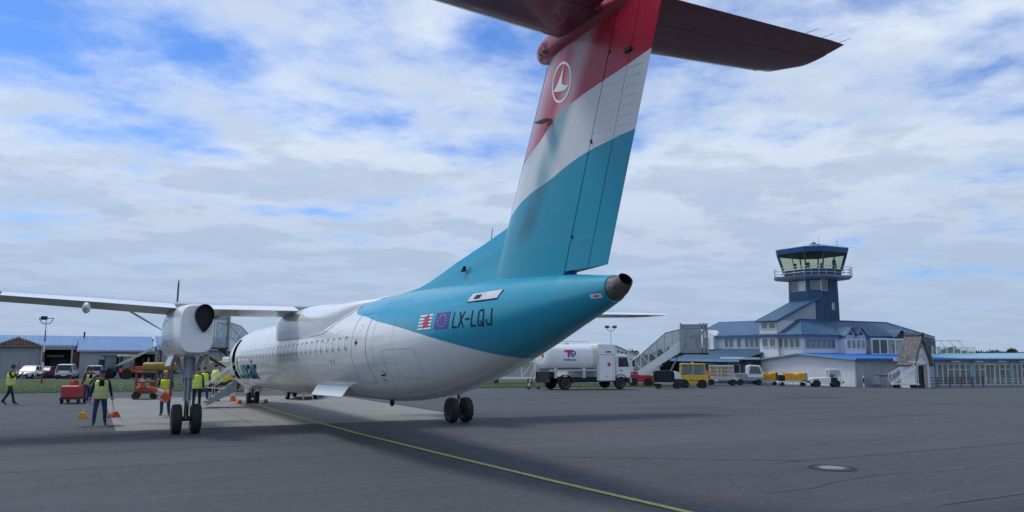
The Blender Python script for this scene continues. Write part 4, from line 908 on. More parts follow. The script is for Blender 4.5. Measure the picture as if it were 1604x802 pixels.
# --- north wing: upper row of windows over a long lean-to roof
NW = wthing('terminal_wing', 'white terminal wing with long blue grey lean to roof left of the stair block', 'building', (69, 72, -1.3))
MB().b2(74.2, 82, 70.6, 84, -2, 4.85).build('wall', 'white_wall', NW)
slab_roof(NW, 'roof', 'slate_roof', [(73.6, 70.55, 4.75), (73.6, 84.4, 4.75), (79, 84.4, 6.95), (79, 70.55, 6.85)], .14, 16)
MB().b2(73.5, 73.6, 70.55, 84.4, 4.55, 4.80).build('fascia', 'eave_blue', NW)
slab_roof(NW, 'lean_to_roof', 'slate_roof', [(68.6, 70.0, 1.72), (68.6, 82.5, 1.72), (74.1, 82.5, 3.02), (74.1, 70.0, 3.02)], .14, 18)
MB().b2(68.5, 68.6, 70, 82.5, 1.46, 1.72).build('fascia', 'light_roof', NW); MB().b2(74.1, 74.2, 70.6, 84, 3.0, 3.14).build('sill_band', 'grey_wall', NW)
MB().b2(70.2, 70.5, 70, 82.4, -2, 1.55).build('lower_wall', 'navy_panel', NW)
for q in range(3): win(NW, 'x', 70.2, 71.5+q*4.2, 73.6+q*4.2, -.2, 1.2, 2, pm='pane_dark')
for y_ in (71.3, 72.5, 73.35, 74.2, 75.6, 77.0, 77.85, 81.2, 82.4): win(NW, 'x', 74.2, y_-.36, y_+.36, 3.25, 4.45)
MB().prism([(79.4, 3.0), (81.8, 3.0), (81.8, 4.85), (80.6, 5.6), (79.4, 4.85)], 0, 73.3, 75).build('porch_bay', 'white_wall', NW); win(NW, 'x', 73.3, 80.2, 81.0, 3.3, 4.6)
MB().b2(69.2, 72.0, 69.95, 73.8, 1.76, 2.02).build('canopy', 'white_plastic', NW)
# --- stair block with its steep lean-to against the tower
SB = wthing('stair_block', 'narrow white stair block with steep blue grey lean to roof against the control tower', 'building', (72.6, 69, -1.2))
MB().b2(72.6, 79.5, 67.6, 70.5, -2, 6.45).build('wall', 'white_wall', SB); MB().prism([(72.6, 6.45), (79.4, 6.45), (79.4, 9.25)], 1, 67.7, 70.4).build('cheek_wall', 'grey_wall', SB)
slab_roof(SB, 'roof', 'slate_roof', [(72.1, 67.2, 6.42), (72.1, 70.9, 6.42), (79.6, 70.9, 9.50), (79.6, 67.2, 9.50)], .16, 4)
MB().add([(72.05, 67.14, 6.46), (79.6, 67.14, 9.56), (79.6, 67.14, 9.24), (72.05, 67.14, 6.14), (72.05, 67.19, 6.46), (79.6, 67.19, 9.56), (79.6, 67.19, 9.24), (72.05, 67.19, 6.14)], [(0, 1, 2, 3), (7, 6, 5, 4), (0, 4, 5, 1), (1, 5, 6, 2), (2, 6, 7, 3), (3, 7, 4, 0)]).build('verge_board', 'navy_panel', SB)
for z0, z1 in ((5.45, 6.2), (3.25, 4.3)):
    for y_ in (68.4, 69.6): win(SB, 'x', 72.6, y_-.5, y_+.5, z0, z1)
MB().tube([(72.5, 67.55, 6.2), (72.5, 67.55, 2.9)], .045, 6).build('downpipe', 'grey_metal', SB)

# --- control tower: chamfered square shaft, gallery, outward leaning cab
TX, TY = 81.5, 69.8
TW = wthing('control_tower', 'dark blue airport control tower with outward leaning glass cab and railed gallery', 'control tower', (TX, TY, -1.4))
def oct_(hs, ch, z): return [(TX+a, TY+b, z) for a, b in ((-hs+ch, -hs), (hs-ch, -hs), (hs, -hs+ch), (hs, hs-ch), (hs-ch, hs), (-hs+ch, hs), (-hs, hs-ch), (-hs, -hs+ch))]
MB().loft([oct_(2.75, 1.15, -2), oct_(2.62, 1.1, 9.6), oct_(2.58, 1.1, 12.0)]).build('shaft', 'navy_panel', TW)
for q in range(7): MB().b2(TX-1.3+q*.42, TX-1.29+q*.42, TY-2.76, TY-2.70, 6.6, 11.8).build('panel_joint', 'dark_metal', TW)
# openings on the shaft
def wins_on(poly_i, z0, z1, u0, u1, hs, ch, pm, fm='grey_metal'):
    o8 = oct_(hs, ch, 0); a, b = Vector(o8[poly_i]), Vector(o8[(poly_i+1) % 8]); d = (b-a).normalized(); nn = Vector((d.y, -d.x, 0))
    p0, p1 = a+(b-a)*u0, a+(b-a)*u1; Z = Vector((0, 0, 1))
    def qd(g, off): return [p0-d*g+nn*off+Z*(z0-g), p1+d*g+nn*off+Z*(z0-g), p1+d*g+nn*off+Z*(z1+g), p0-d*g+nn*off+Z*(z1+g)]
    f = MB(); A4, B4 = qd(.09, .05), qd(.0, .05); A5 = qd(.09, -.05); f.add(A4+B4+A5, [(0, 1, 5, 4), (1, 2, 6, 5), (2, 3, 7, 6), (3, 0, 4, 7), (0, 8, 9, 1), (1, 9, 10, 2), (2, 10, 11, 3), (3, 11, 8, 0)]); fo = f.build('window', fm, TW)
    l = Vector(TW.location); MB().add([Vector(p)-l for p in qd(0, .02)], [(0, 1, 2, 3)]).build('pane', pm, fo, fix=False)
wins_on(6, 10.35, 11.55, .12, .46, 2.62, 1.1, 'pane'); wins_on(6, 10.35, 11.55, .52, .88, 2.62, 1.1, 'white_plastic'); wins_on(7, 10.4, 11.6, .15, .95, 2.62, 1.1, 'pane', 'navy_panel'); wins_on(0, 10.4, 11.6, .0, .34, 2.62, 1.1, 'pane', 'white_plastic')
wins_on(0, 10.9, 11.5, .50, .62, 2.62, 1.1, 'pane_dark', 'navy_panel'); wins_on(0, 8.0, 8.8, .56, .70, 2.66, 1.12, 'white_plastic', 'grey_metal')
MB().loft([oct_(2.7, 1.15, 11.75), oct_(4.05, 1.75, 11.95), oct_(4.2, 1.8, 12.2)]).build('gallery_deck', 'grey_metal', TW)
rail = MB()
for z_ in (12.55, 12.9, 13.28):
    o8 = oct_(4.15, 1.8, z_)
    for i in range(8): rail.cyl(o8[i], o8[(i+1) % 8], .035, .035, 6)
rail.build('gallery_rail', 'alu', TW)
o8 = oct_(4.15, 1.8, 12.2)
for i in range(8):
    a, b = Vector(o8[i]), Vector(o8[(i+1) % 8])
    for q in range(3): p_ = a.lerp(b, q/3); MB().cyl(p_, p_+Vector((0, 0, 1.08)), .03, .03, 6).build('rail_post', 'alu', TW)
MB().loft([oct_(3.0, 1.3, 12.1), oct_(3.12, 1.36, 12.9)]).build('cab_base', 'navy_panel', TW)
a8, b8 = oct_(3.12, 1.36, 12.9), oct_(3.72, 1.62, 15.15)
for i in range(8):
    a, b, c_, d_ = (Vector(q) for q in (a8[i], a8[(i+1) % 8], b8[(i+1) % 8], b8[i]))
    MB().add([a, b, c_, d_], [(0, 1, 2, 3)]).build('cab_pane', 'cab_glass', TW, fix=False); MB().cyl(a, d_, .10, .10, 6).build('cab_mullion', 'navy_panel', TW)
    if i in (0, 6): MB().cyl(a.lerp(b, .5), d_.lerp(c_, .5), .06, .06, 6).build('cab_mullion', 'navy_panel', TW)
MB().loft([oct_(3.74, 1.63, 15.1), oct_(3.80, 1.66, 15.16), oct_(3.92, 1.70, 15.72), oct_(3.85, 1.68, 15.80)]).build('cab_roof', 'eave_blue', TW)
MB().loft([oct_(3.6, 1.57, 15.04), oct_(3.66, 1.6, 15.1)]).build('cab_ceiling', 'dark_metal', TW)
MB().loft([oct_(2.9, 1.25, 12.9), oct_(2.95, 1.27, 13.1)], False, False).build('console_ring', 'dark_metal', TW)
for (xx, yy, zz_, w_) in ((-2.2, -1.3, 13.6, .9), (-.9, -2.3, 13.5, .7), (2.0, -1.9, 13.5, .6), (-2.4, .6, 13.6, .8)): MB().box((TX+xx, TY+yy, zz_), (w_, .35, .55), rz=.6).build('cab_console', 'dark_metal', TW)
MB().b2(TX-2.6, TX-.9, TY-2.3, TY-1.9, 15.8, 16.2).build('roof_plant', 'off_white', TW); MB().lathe([(.3, 0), (.34, .5), (.2, .7), (.1, .75)], (TX-.9, TY-1.2, 15.85)).build('beacon', 'dark_metal', TW)
for xx, yy, hh in ((-.4, -1.6, 1.6), (-.1, -.4, 1.1), (2.2, -2.2, 1.2), (1.0, 2.0, .9)): MB().cyl((TX+xx, TY+yy, 15.8), (TX+xx, TY+yy, 15.8+hh), .03, .02, 6).build('aerial', 'grey_metal', TW)
MB().tube([(TX+1.95, TY-2.2, 16.75), (TX+2.45, TY-2.2, 16.75)], .025, 6).build('aerial', 'grey_metal', TW)
for q in range(26): MB().box((TX-3.6+q*.28, TY-3.75, 15.88), (.05, .05, .1)).build('roof_rail_stud', 'grey_metal', TW)

# --- thatched entrance porch with tall pointed gable
PO = wthing('entrance_porch', 'entrance porch with tall steep thatched roof and white pointed gable in front of annex', 'porch', (77, 53.5, -1.1))
cx, ey, hz, bz_ = 76.95, 1.62, 1.65, -1.15
gx0, gx1 = 75.65, 78.15
MB().prism([(gx0, bz_), (gx0+.35, bz_), (gx0+.35, 1.45), (gx1-.35, 1.45), (gx1-.35, bz_), (gx1, bz_), (gx1, hz), (76.85, 4.35), (gx0, hz)], 1, 52.3, 52.55).build('gable', 'white_wall', PO)
for s_, xe in ((-1, gx0), (1, gx1)):
    MB().b2(xe-.1 if s_ > 0 else xe, xe if s_ > 0 else xe+.1, 52.56, 53.9, bz_, hz).build('side_wall', 'white_wall', PO)
    top, eav = (76.85, 4.62), (xe+s_*.40, 1.35)
    mb = MB(); th = .24
    n3 = 14; vs = []
    for i in range(n3+1):
        u = i/n3; bul_ = .10*math.sin(u*math.pi)
        x_ = top[0]+(eav[0]-top[0])*u + s_*bul_; z_ = top[1]+(eav[1]-top[1])*u
        vs.append((x_, z_))
    inn = [(x_-s_*th, z_-th*.45) for x_, z_ in vs]
    MB().prism(vs+inn[::-1], 1, 51.95, 54.0).build('thatch', 'thatch', PO, 40)
MB().b2(76.7, 77.0, 51.9, 54.02, 4.58, 4.74).build('ridge', 'thatch', PO)
MB().cyl((76.85, 52.33, 3.25), (76.85, 52.26, 3.25), .17, .17, 16).build('round_window', 'pane_dark', PO)
for q in range(5): MB().b2(76.25+q*.25, 76.42+q*.25, 52.28, 52.298, 2.35, 2.45).build('gable_mark', 'grey_wall', PO)
MB().tube([(76.2+1.3*u, 52.28, 1.85+.42*math.sin(u*math.pi)) for u in (0, .125, .25, .375, .5, .625, .75, .875, 1)], .03, 6).build('gable_arch', 'grey_wall', PO)
MB().b2(gx0+.11, gx1-.11, 53.75, 53.9, bz_, hz).build('back_wall', 'white_wall', PO); MB().b2(75.9, 77.8, 52.7, 52.75, bz_, 1.3).build('doorway', 'pane_dark', PO); MB().b2(76.3, 77.2, 52.1, 52.29, 1.42, 1.52).build('door_lamp', 'white_plastic', PO)

# --- hangar across the verge
HG = wthing('hangar', 'low hangar row with blue ribbed roof, open dark bays and pale sheet walls', 'building', (-3, 107, -.9))
HY = 107
slab_roof(HG, 'roof', 'blue_roof', [(-45, 106.3, 3.04), (-1.1, 106.3, 3.06), (-1.1, 112.5, 4.25), (-45, 112.5, 4.2)], .12, 60)
slab_roof(HG, 'roof', 'blue_roof', [(-1.06, 105.2, 2.48), (7.3, 105.2, 2.50), (7.3, 112.5, 4.28), (-1.06, 112.5, 4.25)], .12, 22)
MB().b2(-45, -1.2, 106.22, 106.3, 2.82, 3.04).build('fascia', 'sheet_pale', HG); MB().b2(-1.06, 7.3, 105.12, 105.2, 2.30, 2.48).build('fascia', 'sheet_grey', HG)
MB().b2(-45, -4.75, 106.9, 107.1, -1.2, 2.75).build('sliding_door', 'sheet_grey', HG)
for q in range(6): MB().b2(-13+q*1.45, -12.94+q*1.45, 106.86, 106.9, -1, 2.7).build('door_joint', 'grey_metal', HG)
gab = MB().prism([(-9.3, 2.95), (-4.75, 2.95), (-6.95, 3.86)], 1, 106.0, 106.2).build('gable', 'brown_wood', HG)
l_ = Vector(HG.location)
for q in range(13):
    xx = -9.0+q*.33; h_ = .91*(1-abs(xx+6.95)/2.3)
    if h_ > .1: MB().b2(xx-l_.x-.02, xx+.02-l_.x, 105.96-l_.y, 106-l_.y, 2.97-l_.z, 2.95+h_-l_.z).build('board', 'sheet_grey', gab)
for s_ in (-1, 1): MB().add([(-6.95, 105.9, 4.02), (-6.95+s_*2.6, 105.9, 2.98), (-6.95+s_*2.6, 109, 2.98), (-6.95, 109, 4.02), (-6.95, 105.9, 3.88), (-6.95+s_*2.6, 105.9, 2.84), (-6.95+s_*2.6, 109, 2.84), (-6.95, 109, 3.88)], [(0, 1, 2, 3), (7, 6, 5, 4), (0, 4, 5, 1), (1, 5, 6, 2), (2, 6, 7, 3), (3, 7, 4, 0)]).build('gable_roof', 'sheet_pale', HG)
MB().b2(-4.7, -1.2, 106.4, 106.6, 2.55, 2.80).build('lintel', 'sheet_pale', HG)
for xx in (-4.7, -1.62): MB().b2(xx, xx+.18, 106.45, 106.65, -1.2, 2.55).build('post', 'sheet_pale', HG)
MB().b2(-1.42, -.72, 106.2, 106.5, -1.2, 2.3).build('brick_pier', 'brick_dark', HG)
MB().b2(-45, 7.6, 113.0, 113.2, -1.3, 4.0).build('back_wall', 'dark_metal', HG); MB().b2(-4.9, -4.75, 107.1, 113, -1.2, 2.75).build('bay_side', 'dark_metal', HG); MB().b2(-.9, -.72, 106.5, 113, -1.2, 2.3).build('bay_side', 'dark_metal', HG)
MB().b2(-4.2, -2.4, 110, 110.6, 1.6, 1.9).build('strip_lamp', 'sheet_pale', HG); MB().b2(-3.9, -1.9, 111.5, 111.8, -1.1, 1.4).build('workbench', 'navy_panel', HG); MB().b2(-3.9, -3.0, 111, 111.4, .1, .5).build('tool_chest', 'signal_red', HG)
MB().b2(-.71, 4.42, 105.6, 105.8, -1.2, 2.30).build('wall', 'sheet_pale', HG)
for q in range(26): MB().b2(-.66+q*.195, -.60+q*.195, 105.565, 105.6, -1.1, 2.28).build('cladding_rib', 'sheet_grey', HG)
win(HG, 'y', 105.56, 1.3, 3.2, .15, 1.38, 3, fm='navy_panel', pm='pane_dark')
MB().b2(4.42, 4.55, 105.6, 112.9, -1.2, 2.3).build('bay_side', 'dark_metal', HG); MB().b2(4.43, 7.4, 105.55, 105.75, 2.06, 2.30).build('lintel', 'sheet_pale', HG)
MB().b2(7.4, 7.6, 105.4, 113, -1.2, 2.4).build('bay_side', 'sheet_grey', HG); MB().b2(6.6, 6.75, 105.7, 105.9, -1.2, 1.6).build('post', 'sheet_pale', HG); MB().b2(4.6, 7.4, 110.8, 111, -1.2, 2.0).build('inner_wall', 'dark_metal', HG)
MB().cyl((-.4, 111, 4.0), (-.4, 111, 4.75), .10, .10, 8).build('flue', 'dark_metal', HG)
H2_ = wthing('workshop', 'pale grey sheet metal workshop with blue roof standing right of the hangar row', 'building', (13, 106, -.9))
MB().b2(7.7, 20, 106.2, 112, -1.3, 3.0).build('wall', 'sheet_grey', H2_); slab_roof(H2_, 'roof', 'blue_roof', [(7.62, 105.7, 2.62), (22.5, 105.7, 2.62), (22.5, 111.5, 4.32), (7.62, 111.5, 4.30)], .12, 28)
for q in range(30): MB().b2(7.8+q*.4, 7.86+q*.4, 106.16, 106.2, -1.2, 2.6).build('cladding_rib', 'sheet_pale', H2_)
win(H2_, 'y', 106.15, 8.6, 9.9, .3, 1.3, 2, pm='pane_dark'); MB().b2(8.0, 8.12, 106.08, 106.16, -.9, 2.5).build('drainpipe', 'dark_metal', H2_)

# ------------------------------------------------------------------ vehicles and ground equipment (local x forward, y left, z up)
def veh(name, label, cat, x, y, rz=0., group=None, dz=0.): return thing(name, label, cat, (x, y, gz(x, y)+dz), rz, group)
def wheels(p, axles, hy, r, wd, rim='alu', sides=(-1, 1)):
    for ax_ in axles:
        for s_ in sides: wheel(p, (ax_, s_*hy, r), r, wd, 'Y', rim)
def sup(cx, cy, hw, hh, x, n=28, p=3.):
    out = []
    for i in range(n):
        a = i*math.tau/n; c_, s_ = math.cos(a), math.sin(a); out.append((x, cx+hw*abs(s_)**(2/p)*(1 if s_ > 0 else -1), cy+hh*abs(c_)**(2/p)*(1 if c_ > 0 else -1)))
    return out
# --- fuel truck
T = veh('fuel_truck', 'white aviation fuel tanker truck with red and blue logo on its tank', 'tanker truck', 33.35, 51.0)
b = MB(); b.b2(-3.2, 3.9, -.45, .45, .62, .88); b.b2(-3.1, 2.5, -1.0, -.6, .55, .95); b.b2(-3.1, 2.5, .6, 1.0, .55, .95); b.b2(-3.25, -2.6, -1.0, 1.0, .55, 1.35); b.build('chassis', 'navy_cloth', T)
tk = MB().loft([sup(0, 2.45, .55, .5, -3.42), sup(0, 2.45, .95, .8, -3.35), sup(0, 2.45, 1.13, .93, -3.15), sup(0, 2.45, 1.17, .965, -2.85), sup(0, 2.45, 1.17, .965, .55)]).build('tank', 'white_paint', T, 50)
MB().loft([sup(0, 2.45, 1.18, .98, .55), sup(0, 2.45, 1.18, .98, .95)]).build('tank_collar', 'cream', T, 50)
for s_ in (-1, 1): MB().b2(-3.2, .9, s_*1.02-.09, s_*1.02+.09, 1.42, 1.52).build('tank_rail', 'alu', T)
for x_ in (-2.7, -.2): MB().b2(x_-.12, x_+.12, -1.05, 1.05, .9, 1.62).build('tank_cradle', 'alu', T)
for x_ in (-2.6, -1.2): MB().lathe([(.28, 0), (.28, .10), (.2, .14)], (x_, 0, 3.40)).build('manhole', 'alu', tk)
MB().tube([(-3.0, -.6, 3.42), (-3.0, -.6, 3.62), (.4, -.6, 3.62), (.4, -.6, 3.42)], .025, 6).build('roof_rail', 'alu', tk); MB().tube([(-3.0, .5, 3.35), (-3.0, .5, 4.05)], .03, 6).build('vent_stack', 'alu', tk)
cbn = MB().b2(.98, 2.62, -1.2, 1.2, .62, 3.48).build('pump_cabinet', 'white_paint', T, bevel=.10)
MB().b2(1.06, 2.55, -1.215, -1.19, 2.62, 2.66).build('cabinet_seam', 'grey_metal', cbn); MB().b2(1.06, 1.08, -1.21, -1.19, .75, 2.62).build('cabinet_seam', 'grey_metal', cbn); MB().b2(2.40, 2.42, -1.21, -1.19, .75, 2.62).build('cabinet_seam', 'grey_metal', cbn); MB().b2(1.75, 1.86, -1.22, -1.19, .95, 1.06).build('latch', 'grey_metal', cbn)
MB().b2(1.70, 2.2, -1.208, -1.195, 2.80, 2.90).build('cabinet_print', 'ink', cbn)
cab = MB().prism([(2.72, .85), (4.05, .85), (4.12, 1.45), (3.88, 2.55), (3.70, 2.66), (2.72, 2.66)], 1, -1.15, 1.15).build('cab', 'white_paint', T, bevel=.07)
MB().prism([(2.92, 1.72), (3.90, 1.72), (3.74, 2.45), (2.92, 2.45)], 1, -1.175, -1.155).build('side_window', 'pane_dark', cab); MB().prism([(2.92, 1.72), (3.90, 1.72), (3.74, 2.45), (2.92, 2.45)], 1, 1.155, 1.175).build('side_window', 'pane_dark', cab)
MB().add([(4.10, -1.0, 1.62), (4.10, 1.0, 1.62), (3.925, 1.0, 2.48), (3.925, -1.0, 2.48)], [(0, 1, 2, 3)]).build('windscreen', 'pane_dark', cab)
MB().b2(3.05, 3.25, -1.19, -1.155, 1.42, 1.48).build('door_handle', 'ink', cab); MB().b2(2.84, 2.86, -1.165, -1.15, .95, 2.5).build('door_seam', 'grey_metal', cab)
MB().tube([(3.95, -1.16, 2.3), (4.2, -1.35, 2.3), (4.2, -1.35, 1.7)], .02, 6).build('mirror_arm', 'ink', cab); MB().b2(4.14, 4.24, -1.46, -1.28, 1.75, 2.2).build('mirror', 'ink', cab)
MB().b2(4.0, 4.22, -1.15, 1.15, .45, .85).build('bumper', 'grey_metal', T, bevel=.05)
for s_ in (-1, 1): MB().b2(4.2, 4.24, s_*.8-.16, s_*.8+.16, .55, .75).build('headlight', 'clear_glass', T)
for ax_ in (-1.9, 3.12):
    for s_ in (-1, 1):
        MB().prism([(ax_+.66*math.cos(rad(a)), .5+.66*math.sin(rad(a))) for a in range(0, 181, 20)] + [(ax_+.60*math.cos(rad(a)), .5+.60*math.sin(rad(a))) for a in range(180, -1, -20)], 1, s_*1.18-.2*(s_ > 0), s_*1.18+.2*(s_ < 0)).build('mudguard', 'dark_metal', T)
wheels(T, (-1.9, 3.12), 1.02, .5, .30)
for s_ in (-1, 1): MB().b2(-3.30, -3.255, s_*.85-.14, s_*.85+.14, .62, .80).build('tail_lamp', 'dark_red', T)
def diamond(parent, c_, r_, ax, m='total_red'):
    x_, y_, z_ = c_; P = [(x_, y_, z_-r_), (x_+r_, y_, z_), (x_, y_, z_+r_), (x_-r_, y_, z_)] if ax == 'y' else [(x_, y_, z_-r_), (x_, y_+r_, z_), (x_, y_, z_+r_), (x_, y_-r_, z_)]
    return MB().add(P, [(0, 1, 2, 3)]).build('hazard_diamond', m, parent, fix=False)
diamond(cbn, (2.0, -1.212, 1.90), .20, 'y'); diamond(cbn, (1.35, -1.212, 1.85), .15, 'y', 'white_plastic'); diamond(tk, (-3.43, -.35, 2.55), .20, 'x')
# logo: red T flowing into a blue e
lg = MB(); lg.add([(-2.05, -1.185, 2.98), (-1.25, -1.185, 2.98), (-1.28, -1.185, 2.82), (-1.98, -1.185, 2.82)], [(0, 1, 2, 3)]); lg.add([(-1.72, -1.187, 2.82), (-1.50, -1.187, 2.82), (-1.56, -1.187, 2.44), (-1.75, -1.187, 2.44)], [(0, 1, 2, 3)]); lg.build('logo_mark', 'total_red', tk, fix=False)
pts_ = [(.24*math.cos(rad(a)), .24*math.sin(rad(a))) for a in range(-20, 301, 20)]; lg = MB()
for (a, b_), (c_, d_) in zip(pts_, pts_[1:]): lg.add([(-1.24+a, -1.19, 2.70+b_), (-1.24+c_, -1.19, 2.70+d_), (-1.24+c_*.6, -1.19, 2.70+d_*.6), (-1.24+a*.6, -1.19, 2.70+b_*.6)], [(0, 1, 2, 3)])
lg.b2(-1.42, -1.02, -1.192, -1.188, 2.62, 2.70); lg.build('logo_mark', 'total_blue', tk, fix=False)
lettering('logo_name', 'TotalEnergies', 'total_blue', tk, (-2.08, -1.18, 2.20), (1, 0, 0), (0, 0, 1), .20, 1.0, .012)
# steps behind the tanker
SL = veh('platform_ladder', 'white metal platform ladder standing behind the tanker', 'ladder', 29.95, 52.2, -.4)
for s_ in (-1, 1): MB().tube([(-.3, s_*.28, .15), (.25, s_*.28, 2.2)], .03, 6).build('stile', 'alu', SL); MB().tube([(.45, s_*.28, .12), (.3, s_*.28, 2.2), (.3, s_*.28, 2.9)], .03, 6).build('leg', 'alu', SL)
for q in range(7): MB().box((-.26+q*.078, 0, .35+q*.29), (.16, .54, .03)).build('rung', 'alu', SL)
for q in (-.3, .45):
    for s_ in (-1, 1): wheel(SL, (q, s_*.28, .1), .1, .05)
# --- mobile passenger stairs, blue and white
PS = veh('passenger_stairs', 'mobile passenger stairs with blue side panel on white trailer frame behind tanker', 'stairs', 38.0, 70.2, -.50)
MB().b2(-2.9, 2.4, -.75, .75, .45, .60).build('base_frame', 'white_plastic', PS)
for s_ in (-1, 1):
    MB().add([(-2.7, s_*.7, .30), (1.2, s_*.7, 2.2), (1.2, s_*.7, 2.75), (-2.9, s_*.7, .60)], [(0, 1, 2, 3)]).build('side_panel', 'total_blue', PS)
    MB().tube([(-2.9, s_*.72, .95), (1.2, s_*.72, 3.0), (2.3, s_*.72, 3.0)], .04, 6).build('handrail', 'white_plastic', PS); MB().tube([(-2.95, s_*.74, .20), (1.3, s_*.74, 2.15)], .06, 6).build('stringer', 'white_plastic', PS)
    for q in range(6): MB().tube([(-2.4+q*.75, s_*.72, .70+q*.36), (-2.4+q*.75, s_*.72, 1.2+q*.37)], .022, 5).build('baluster', 'white_plastic', PS)
    for x_ in (.9, 2.2): MB().tube([(x_, s_*.7, .6), (x_, s_*.7, 2.1)], .05, 6).build('prop_leg', 'white_plastic', PS)
    MB().tube([(.9, s_*.7, .6), (2.2, s_*.7, 2.4)], .03, 6).build('brace', 'white_plastic', PS)
for q in range(12): MB().box((-2.7+q*.33, 0, .30+q*.158), (.30, 1.35, .03)).build('tread', 'alu', PS)
MB().b2(1.1, 2.4, -.72, .72, 2.1, 2.18).build('platform', 'alu', PS); wheels(PS, (-1.7, 1.7), .72, .26, .18, 'white_plastic')
# --- white marquee
MQ = veh('marquee', 'white peaked marquee roof showing behind the tanker cab', 'tent', 52.0, 74, 0)
MB().prism([(-6.3, 0), (6.3, 0), (6.3, 1.95), (0, 4.15), (-6.3, 1.95)], 1, -1.9, 5).build('canvas', 'white_plastic', MQ)
for s_ in (-1, 1): MB().add([(0, -2.05, 4.24), (s_*6.55, -2.05, 1.98), (s_*6.55, 5, 1.98), (0, 5, 4.24), (0, -2.05, 4.18), (s_*6.55, -2.05, 1.90), (s_*6.55, 5, 1.90), (0, 5, 4.18)], [(0, 1, 2, 3), (7, 6, 5, 4), (0, 4, 5, 1), (1, 5, 6, 2), (2, 6, 7, 3), (3, 7, 4, 0)]).build('roof_sheet', 'white_paint', MQ)
for q in range(3): MB().b2(.35+q*.5, .55+q*.5, -1.96, -1.91, 3.45-q*.1, 3.62-q*.1).build('vent', 'dark_metal', MQ)
for q in range(7): MB().b2(-6.0+q*2, -5.94+q*2, -1.95, -1.90, 0, 1.9).build('canvas_seam', 'grey_wall', MQ)
